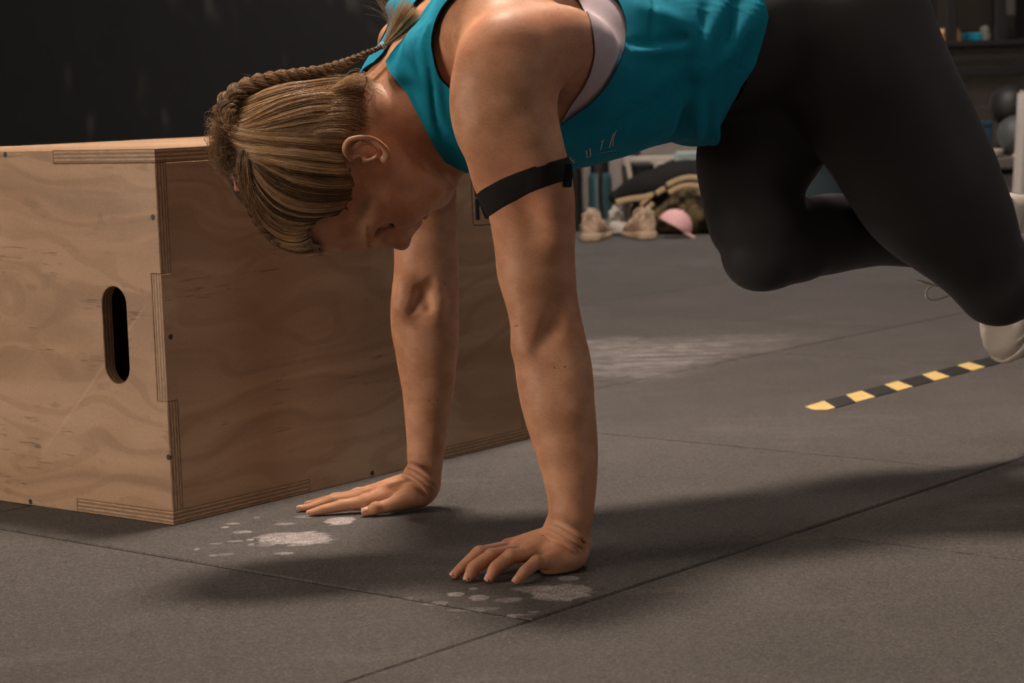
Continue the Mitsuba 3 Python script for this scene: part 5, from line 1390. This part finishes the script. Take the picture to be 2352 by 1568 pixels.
# pink cap
scene['m_pink'] = cloth_mat((0.72, 0.40, 0.42), (0.80, 0.47, 0.48), 0.8, 0.3)
pc = thing('baseball_cap', 'pink cap lying on the floor beside the trainers', 'cap')
o = gp(1560, 8.10)
cm = Field(0.03); I3 = np.eye(3)
cm.ell(np.array([0, 0, 0.0]), I3, (0.086, 0.075, 0.088)); cm.ell(np.array([0, 0, -0.004]), I3, (0.083, 0.072, 0.085), k=0.001, op='s')
cm.add(lambda P: -P[:, 2] + F32(0.004), [-.2, -.2, -.1], [.2, .2, .12], 0.001, 'i')
vv = surface(cm, (-.10, -.09, -.01), (.10, .09, .10), 0.003)
ca = math.radians(30)
R_ = np.array([[math.cos(ca), 0, math.sin(ca)], [0, 1, 0], [-math.sin(ca), 0, math.cos(ca)]]); MC = np.eye(4); MC[:3, :3] = R_ * 0.80; MC[:3, 3] = o + np.array([-0.016, 0.02, 0.040])
scene[pc + '__crown'] = nply(*vv, 'm_pink', to_world=T(MC))
th = np.linspace(-1.15, 1.15, 25); V, Fq = [], []
for s_ in (0, 1):
    for t_ in th:
        for k, rr in enumerate((0, .35, .7, 1)):
            x, y = .075 * math.cos(t_), .072 * math.sin(t_)
            ext = .072 * math.cos(t_ * 1.15) * rr
            V.append([x + ext, y * (1 - .1 * rr), .006 - .10 * ext * rr - 1.6 * y * y * rr - s_ * .003])
n1 = len(th) * 4
for s_ in (0, 1):
    for i in range(len(th) - 1):
        for k in range(3):
            a = s_ * n1 + i * 4 + k; qd = [a, a + 1, a + 5, a + 4]; Fq.append(qd if s_ else qd[::-1])
for i in range(len(th) - 1):
    for k in (0, 3):
        a = i * 4 + k; Fq.append([a, a + 4, a + 4 + n1, a + n1])
MV = MC.copy(); MV[2, 3] += 0.003
part(pc, 'visor', (np.array(V), np.array(Fq)), 'm_pink', smooth=40, to_world=T(MV))
part(pc, 'button', trimesh.creation.icosphere(2, 0.007), 'm_pink', smooth=True, to_world=T(MC @ np.array([[1, 0, 0, 0], [0, 1, 0, 0], [0, 0, .5, .088], [0, 0, 0, 1.0]])))

# duffel bag: olive and black with tan webbing
def olive(p, n, uv):
    a = fbm(p.x * 22, p.y * 22, p.z * 22, 3)
    return mix(C3(0.020, 0.016, 0.009), C3(0.17, 0.125, 0.065), smoothstep(0.35, 0.7, a))
scene['m_olive'] = two({'type': 'principled', 'base_color': proc(olive), 'roughness': 0.85, 'specular': 0.2})
scene['m_bagblack'] = plain((0.012, 0.0115, 0.0115), 0.8, 0.25)
scene['m_webbing'] = plain((0.46, 0.34, 0.20), 0.8, 0.2)
bg = thing('duffel_bag', 'olive and black bag with tan straps slumped against the wall', 'bag')
def BP(x, y, Y): return at(1280 + x * .2041, 280 + y * .2041, Y)
bf = Field(0.05)
bf.chain([BP(1040, 1010, 8.47), BP(1200, 960, 8.47), BP(1500, 930, 8.47), BP(1800, 960, 8.5)], [0.075, 0.105, 0.125, 0.13], k=0.04)
bf.chain([BP(1290, 1060, 8.36), BP(1500, 1030, 8.34), BP(1750, 1060, 8.36)], [0.085, 0.115, 0.12], k=0.05)
bf.add(lambda P: (0.020 * (meshkit.fbm(P * 9.0 + 3, 3, 5) - 0.5)).astype(F32), [-9] * 3, [19] * 3, 0.0, 'd')
bf.add(lambda P: (np.float32(0.002) - P[:, 2]), [-9, -9, -0.25], [9, 19, 0.05], 0.02, 'i')
vb_ = surface(bf, (0.1, 8.0, -0.01), (1.25, 8.85, 0.62), 0.011)
scene[bg + '__bag_body'] = nply(*vb_, 'm_olive')
tb = Field(0.05)
tb.chain([BP(660, 850, 8.38), BP(900, 770, 8.37), BP(1150, 700, 8.36), BP(1400, 640, 8.37), BP(1650, 620, 8.38)], [0.028, 0.055, 0.072, 0.085, 0.085], k=0.02)
tb.add(lambda P: (0.014 * (meshkit.fbm(P * 12.0, 3, 8) - 0.5)).astype(F32), [-9] * 3, [19] * 3, 0.0, 'd')
scene[bg + '__top_flap'] = nply(*surface(tb, (0.1, 8.15, 0.1), (1.0, 8.6, 0.62), 0.009), 'm_bagblack'); labels[bg + '__top_flap'] = {'label': 'black top flap'}
for pts, w in (([(660, 905), (760, 880), (860, 862), (960, 850), (1060, 820)], .017), ([(1115, 810), (1160, 775), (1215, 750)], .016), ([(1235, 715), (1330, 665), (1420, 635), (1520, 625), (1640, 640)], .016), ([(1255, 800), (1330, 755), (1420, 722), (1520, 715), (1640, 730)], .016), ([(1030, 960), (1080, 910)], .014), ([(940, 935), (1010, 870), (1080, 800)], .012)):
    part(bg, 'strap', tube(spline([BP(x, y, 8.225) for x, y in pts], 24), w * 0.66, 10, flat=([0, 1, 0.0], .3)), 'm_webbing', smooth=True, label='tan webbing strap')

# grey lockers, dark boxes
scene['m_locker'] = two({'type': 'principled', 'base_color': proc(lambda p, n, uv: mix(C3(0.27, 0.235, 0.215), C3(0.33, 0.29, 0.265), fbm(p.x * 6, p.y * 6, p.z * 6, 3))), 'roughness': 0.6, 'specular': 0.35})
scene['m_lightstrip'] = plain((0.50, 0.44, 0.39), 0.5, 0.4)
def X(px, Y): return at(px, 400, Y)[0]
lk = thing('locker', 'tall light grey cabinet standing behind the teal bottle', 'cabinet')
x0, x1 = X(1334, 8.95), X(1432, 8.95)
b = rbox(x1 - x0, .20, 1.9, .008); b.apply_translation([(x0 + x1) / 2, 9.04, .955]); part(lk, 'body', b, 'm_locker', smooth=35)
b = rbox((x1 - x0) - .012, .018, 1.78, .004); b.apply_translation([(x0 + x1) / 2, 8.930, .96]); part(lk, 'door', b, 'm_locker', smooth=35)
b = rbox(.012, .02, .12, .004); b.apply_translation([x1 - .03, 8.912, 1.0]); part(lk + '__door', 'handle', b, 'm_blackmetal', smooth=35)
lk2 = thing('locker', 'wide taupe cabinet with a pale trim post, behind the bag', 'cabinet')
x0, x1 = X(1472, 8.95), X(1700, 8.95)
b = rbox(x1 - x0, .20, 1.9, .008); b.apply_translation([(x0 + x1) / 2, 9.04, .955]); part(lk2, 'body', b, 'm_wallgrey', smooth=35)
b = rbox((x1 - x0) - .02, .018, 1.3, .004); b.apply_translation([(x0 + x1) / 2, 8.930, 1.13]); part(lk2, 'door', b, 'm_wallgrey', smooth=35)
b = rbox(.034, .03, 1.6, .006); b.apply_translation([X(1462, 8.92), 8.93, 1.16]); part(lk2, 'trim_post', b, 'm_lightstrip', smooth=35, label='pale upright trim post')
b = rbox((x1 - x0) - .05, .03, .04, .006); b.apply_translation([X(1532, 8.9), 8.908, at(1532, 368, 8.9)[2]]); part(lk2, 'handle_rail', b, 'm_lightstrip', smooth=35)
pole = thing('pole', 'thin leaning metal pole between the two grey cabinets', 'pole')
part(pole, 'shaft', tube([at(1438, 300, 8.73), at(1441, 370, 8.73), at(1449, 416, 8.73), at(1456, 480, 8.73)], .011, 10), 'm_lightstrip', smooth=True)
part(pole, 'tip', tube([at(1456, 478, 8.73), at(1460, 520, 8.73)], .013, 10), 'm_lid', smooth=True)
cr = thing('crate', 'black crate behind the bag in front of the cabinets', 'crate')
c0, c1 = at(1451, 374, 8.78), at(1497, 425, 8.78)
b = rbox(c1[0] - c0[0], .12, c0[2] - .002, .012); b.apply_translation([(c0[0] + c1[0]) / 2, 8.83, c0[2] / 2]); part(cr, 'body', b, 'm_bagblack', smooth=35)
b = rbox(c1[0] - c0[0] + .006, .126, .03, .01); b.apply_translation([(c0[0] + c1[0]) / 2, 8.83, c0[2] - .014]); part(cr, 'rim', b, 'm_lid', smooth=35)
cr2 = thing('crate', 'low black box beside the crate, with a round handle hole', 'crate')
c0, c1 = at(1508, 375, 8.78), at(1600, 425, 8.78)
b = rbox(c1[0] - c0[0], .12, c0[2] - .002, .014); b.apply_translation([(c0[0] + c1[0]) / 2, 8.83, c0[2] / 2]); part(cr2, 'body', b, 'm_bagblack', smooth=35)
ring = np.linspace(0, 2 * np.pi, 25); hc_ = at(1519, 387, 8.762)
part(cr2, 'handle_ring', tube(np.stack([hc_[0] + .026 * np.cos(ring), np.full(25, hc_[1]), hc_[2] + .022 * np.sin(ring)], 1), .006, 8, cap=False), 'm_lightstrip', smooth=True)
scene['m_paleblue'] = plain((0.28, 0.33, 0.33), 0.8, 0.2)
tw = thing('towel', 'pale blue folded towel on top of the bag', 'towel')
for i in range(3):
    b = rbox(.15 - .01 * i, .13, .020, .009); c_ = at(1590, 366 - 6 * i, 8.40); b.apply_translation(c_); part(tw, 'fold', b, 'm_paleblue', smooth=35)
tb2 = thing('blue_tub', 'blue tub seen in the gap between her legs', 'tub')
scene['m_tub'] = plain((0.030, 0.050, 0.060), 0.6, 0.3)
c_ = gp(1882, 8.3); c_[2] = 0
part(tb2, 'tub_body', lathe([(0, .002), (.15, .002), (.16, .01), (.19, .30), (.20, .31), (.20, .325), (.18, .325), (.16, .05), (0, .05)], 40), 'm_tub', smooth=35, to_world=T().translate(c_.tolist()))
part(tb2, 'tub_rim', lathe([(.197, .305), (.21, .31), (.212, .325), (.205, .335), (.185, .332), (.185, .32)], 40), 'm_tub', smooth=35, to_world=T().translate(c_.tolist()))

# steel rack on the right with things on its shelf
YR = 8.62
def RP(x, y, Y=YR): return at(2080 + x * .306, y * .306, Y)
rk = thing('storage_rack', 'black steel shelf rack fixed to the wall at the right edge', 'rack')
xa, xb = RP(-300, 0)[0], RP(1500, 0)[0]
zt, zb2 = RP(500, 306)[2], RP(500, 350)[2]
def board(z0, z1, y0, y1, mat, name, lab=None):
    b = rbox(xb - xa, y1 - y0, z1 - z0, .004); b.apply_translation([(xa + xb) / 2, (y0 + y1) / 2, (z0 + z1) / 2]); return part(rk, name, b, mat, smooth=35, label=lab)
scene['m_steelgrey'] = plain((0.055, 0.05, 0.047), 0.5, 0.4)
board(zb2, zt, YR - .02, YR + .52, 'm_blackmetal', 'shelf')
board(RP(500, 462)[2], RP(500, 405)[2], YR + .02, YR + .06, 'm_steelgrey', 'rail')
board(RP(500, 575)[2], RP(500, 500)[2], YR + .0, YR + .05, 'm_blackmetal', 'rail')
board(1.45, 1.48, YR - .02, YR + .52, 'm_blackmetal', 'shelf')
for x in (-180, 345, 716, 1180):
    for dy in (0.02, .47):
        b = rbox(.046, .046, 1.70 - zb2, .005); b.apply_translation([RP(x, 0)[0], YR + dy, (1.70 + zb2) / 2]); part(rk, 'upright', b, 'm_blackmetal', smooth=35)
shz = zt + .001
def on_shelf(x0, x1, top, dep, y=YR + .10):
    a, b2 = RP(x0, top, y), RP(x1, top, y); return (a[0] + b2[0]) / 2, y + dep / 2, b2[0] - a[0], a[2] - shz
def boxthing(name, label, cat_, x0, x1, top, dep, mat, lidmat, rr=.006, y=YR + .10):
    k = thing(name, label, cat_); cx, cy, w, h = on_shelf(x0, x1, top, dep, y)
    b = rbox(w, dep, h * .78, rr); b.apply_translation([cx, cy, shz + h * .39]); part(k, 'body', b, mat, smooth=35)
    b = rbox(w * 1.02, dep * 1.02, h * .20, rr * .8); b.apply_translation([cx, cy, shz + h * .89]); part(k, 'lid', b, lidmat, smooth=35)
scene['m_orange'] = plain((0.62, 0.26, 0.06), 0.6, 0.3)
scene['m_orangepale'] = plain((0.70, 0.42, 0.20), 0.6, 0.3)
scene['m_ochre'] = plain((0.42, 0.20, 0.075), 0.6, 0.3)
scene['m_cyan'] = plain((0.01, 0.25, 0.36), 0.5, 0.3)
scene['m_greycloth'] = plain((0.15, 0.15, 0.13), 0.85, 0.2)
for i, (t0, t1) in enumerate(((206, 250), (258, 300))):
    k = thing('yoga_block', ('upper' if i == 0 else 'lower') + ' orange block of the two stacked on the rack shelf', 'block', 'orange blocks on the rack')
    a, b2 = RP(205, t0, YR + .1), RP(311, t1, YR + .1)
    zlo = shz if i else shz + (a[2] - b2[2]) + .002; hh = (a[2] - b2[2])
    b = rbox(b2[0] - a[0], .15, hh, .008); b.apply_translation([(a[0] + b2[0]) / 2, YR + .175, zlo + hh / 2]); scene[k] = mikit.ply(b, 'm_orangepale' if i == 0 else 'm_orange', smooth=35)
k = thing('tape_roll', 'ochre tapered roll on the rack shelf next to the orange blocks', 'roll')
cx, cy, w, h = on_shelf(368, 450, 225, .10)
part(k, 'cone', lathe([(0, 0), (w / 2, 0), (w / 2, .006), (w * .22, h), (w * .12, h), (0, h * .99)], 28), 'm_ochre', smooth=35, to_world=T().translate([cx, cy, float(shz)]))
part(k, 'core', lathe([(0, h * .6), (w * .10, h * .6), (w * .10, h + .006), (0, h + .006)], 20), 'm_webbing', smooth=35, to_world=T().translate([cx, cy, float(shz)]))
boxthing('plastic_box', 'bright cyan box on the rack shelf', 'box', 466, 574, 258, .14, 'm_cyan', 'm_cyan', .008)
boxthing('cloth_bundle', 'grey bundle beside the cyan box on the rack shelf', 'bundle', 580, 640, 236, .08, 'm_greycloth', 'm_greycloth', .02)
scene['m_greypanel'] = plain((0.12, 0.105, 0.10), 0.7, 0.3)
scene['m_brownpanel'] = plain((0.030, 0.025, 0.020), 0.8, 0.2)
bp = thing('storage_bin', 'dark brown bin filling the back of the rack shelf', 'bin')
a, b2 = RP(180, -700, YR + .42), RP(600, 290, YR + .42)
b = rbox(b2[0] - a[0], .12, .50, .01); b.apply_translation([(a[0] + b2[0]) / 2, YR + .34, shz + .272]); part(bp, 'body', b, 'm_brownpanel', smooth=35)
b = rbox(b2[0] - a[0] + .02, .13, .03, .008); b.apply_translation([(a[0] + b2[0]) / 2, YR + .34, shz + .535]); part(bp, 'lid', b, 'm_brownpanel', smooth=35)
bp = thing('storage_bin', 'grey bin at the right end of the rack shelf', 'bin')
a, b2 = RP(742, 0, YR + .3), RP(822, 120, YR + .3)
b = rbox(b2[0] - a[0], .16, .42, .008); b.apply_translation([(a[0] + b2[0]) / 2, YR + .36, b2[2] + .21]); part(bp, 'body', b, 'm_greypanel', smooth=35)
b = rbox((b2[0] - a[0]) * 1.0, .16, b2[2] - shz - .004, .008); b.apply_translation([(a[0] + b2[0]) / 2, YR + .36, (b2[2] + shz) / 2 + .002]); part(bp, 'foot', b, 'm_brownpanel', smooth=35)

# balls on the lower shelf and the plates below
scene['m_ballblack'] = two({'type': 'bumpmap', 'scale': 0.001, 'arbitrary': proc(lambda p, n, uv: noise(p.x * 160, p.y * 160, p.z * 160), 1e-3), 'bsdf': {'type': 'principled', 'base_color': rgb(.02, .019, .018), 'roughness': .5, 'specular': .45}})
scene['m_ballgrey'] = two({'type': 'bumpmap', 'scale': 0.001, 'arbitrary': proc(lambda p, n, uv: noise(p.x * 170, p.y * 170, p.z * 170), 1e-3), 'bsdf': {'type': 'principled', 'base_color': rgb(.075, .082, .085), 'roughness': .5, 'specular': .4}})
def ball(c, r, mat, lab):
    k = thing('medicine_ball', lab, 'ball')
    part(k, 'shell', trimesh.creation.icosphere(5, r), mat, smooth=True, to_world=T().translate(list(map(float, c))))
    a = np.linspace(0, 2 * np.pi, 60)
    part(k, 'seam', tube(c + r * 1.001 * np.stack([np.cos(a), np.sin(a) * .35, np.sin(a) * .94], 1), .003, 6, cap=False), mat, smooth=True)
    v_ = lathe([(0, .004), (.010, .004), (.012, 0), (0, -.002)], 16); z = nrm([0.35, -.75, .62]); M = frame4(c + r * z, np.cross(z, [0, 0, 1.0]), z)
    part(k, 'valve', v_, 'm_lightstrip', smooth=35, to_world=T(M))
bc1 = RP(795, 795, 8.52); rb1 = 160 * .306 * 8.52 / FPX
bc2 = RP(842, 1015, 8.32); rb2 = 150 * .306 * 8.3 / FPX
ball(bc1, rb1, 'm_ballblack', 'large black medicine ball on the stack at the right edge')
ball(bc2, rb2, 'm_ballgrey', 'grey medicine ball lying under the black one at the right edge')
k = thing('foam_box', 'dark blue box beside the medicine balls', 'box')
scene['m_darkblue'] = plain((0.012, 0.045, 0.085), 0.7, 0.3)
a, b2 = RP(540, 920, 8.36), RP(655, 1078, 8.36); b2[2] = bc2[2] - rb2 + .001
b = rbox(b2[0] - a[0], .2, a[2] - b2[2], .01); b.apply_translation([(a[0] + b2[0]) / 2, 8.46, (a[2] + b2[2]) / 2]); part(k, 'body', b, 'm_darkblue', smooth=35)
b = rbox((b2[0] - a[0]) * 1.03, .21, .02, .006); b.apply_translation([(a[0] + b2[0]) / 2, 8.46, a[2] - .006]); part(k, 'lid', b, 'm_darkblue', smooth=35)
k = thing('ball_stand', 'black ring stand under the black medicine ball', 'stand')
_zb = bc2[2] - rb2 - .001; _zt = bc1[2] - rb1 * .93
part(k, 'drum', lathe([(.0, 0), (.062, 0), (.062, .01), (.056, .02), (.054, _zt - _zb - .012), (.058, _zt - _zb), (.048, _zt - _zb), (.044, .02), (0, .02)], 32), 'm_blackmetal', smooth=35, to_world=T().translate([float(bc1[0]), 8.52, float(_zb) + .001]))
part(k, 'foot', lathe([(.055, 0), (.075, 0), (.075, .008), (.062, .012)], 32), 'm_blackmetal', smooth=35, to_world=T().translate([float(bc1[0]), 8.52, float(_zb) + .001]))
# a low bench that carries the balls
bn = thing('weight_bench', 'low grey bench with black drawers carrying the medicine balls', 'bench')
zt2 = bc2[2] - rb2 - .001
b = rbox(1.1, .5, .05, .012); b.apply_translation([RP(560, 0, 8.4)[0] + .45, 8.48, zt2 - .025]); part(bn, 'top', b, 'm_greypanel', smooth=35)
b = rbox(1.04, .42, zt2 - .06, .012); b.apply_translation([RP(560, 0, 8.4)[0] + .45, 8.50, (zt2 - .05) / 2]); part(bn, 'cabinet', b, 'm_bagblack', smooth=35)
b = rbox(.46, .03, .10, .008); b.apply_translation([RP(740, 0, 8.3)[0], 8.275, zt2 - .12]); part(bn, 'drawer', b, 'm_greypanel', smooth=35)
part(bn + '__drawer', 'knob', lathe([(0, 0), (.014, 0), (.016, .006), (.012, .014), (0, .016)], 20), 'm_lightstrip', smooth=35, to_world=T(frame4(RP(825, 1180, 8.255), [1, 0, 0], [0, -1, 0.0])))
b = rbox(.46, .03, .03, .006); b.apply_translation([RP(740, 0, 8.3)[0], 8.275, RP(700, 1395, 8.27)[2]]); part(bn, 'foot_rail', b, 'm_greypanel', smooth=35)
k = thing('weight_plate', 'pale plate lying on the bench in front of the balls', 'weight plate')
part(k, 'disc', lathe([(.02, 0), (.075, 0), (.08, .006), (.08, .022), (.074, .028), (.06, .024), (.03, .024), (.028, .028), (.02, .028), (.02, 0)], 40), 'm_lightstrip', smooth=35, to_world=T().translate([float(RP(600, 1100, 8.30)[0]) - .01, 8.30, float(zt2) + .001]))
part(k, 'hub', lathe([(.014, .0), (.021, .0), (.021, .031), (.014, .031), (.014, 0)], 24), 'm_blackmetal', smooth=35, to_world=T().translate([float(RP(600, 1100, 8.30)[0]) - .01, 8.30, float(zt2) + .001]))
pl = thing('post', 'pale metal post leaning at the right edge of the picture', 'post')
scene['m_palemetal'] = plain((0.50, 0.46, 0.44), 0.4, 0.5)
part(pl, 'shaft', tube([RP(905, 700, 7.4), RP(896, 930, 7.4), RP(866, 1450, 7.4), RP(850, 1760, 7.4)], .030, 16), 'm_palemetal', smooth=True)
zf = RP(850, 1760, 7.4)
part(pl, 'foot', tube([zf, [zf[0] - .004, zf[1], 0.004]], .034, 16), 'm_blackmetal', smooth=True)
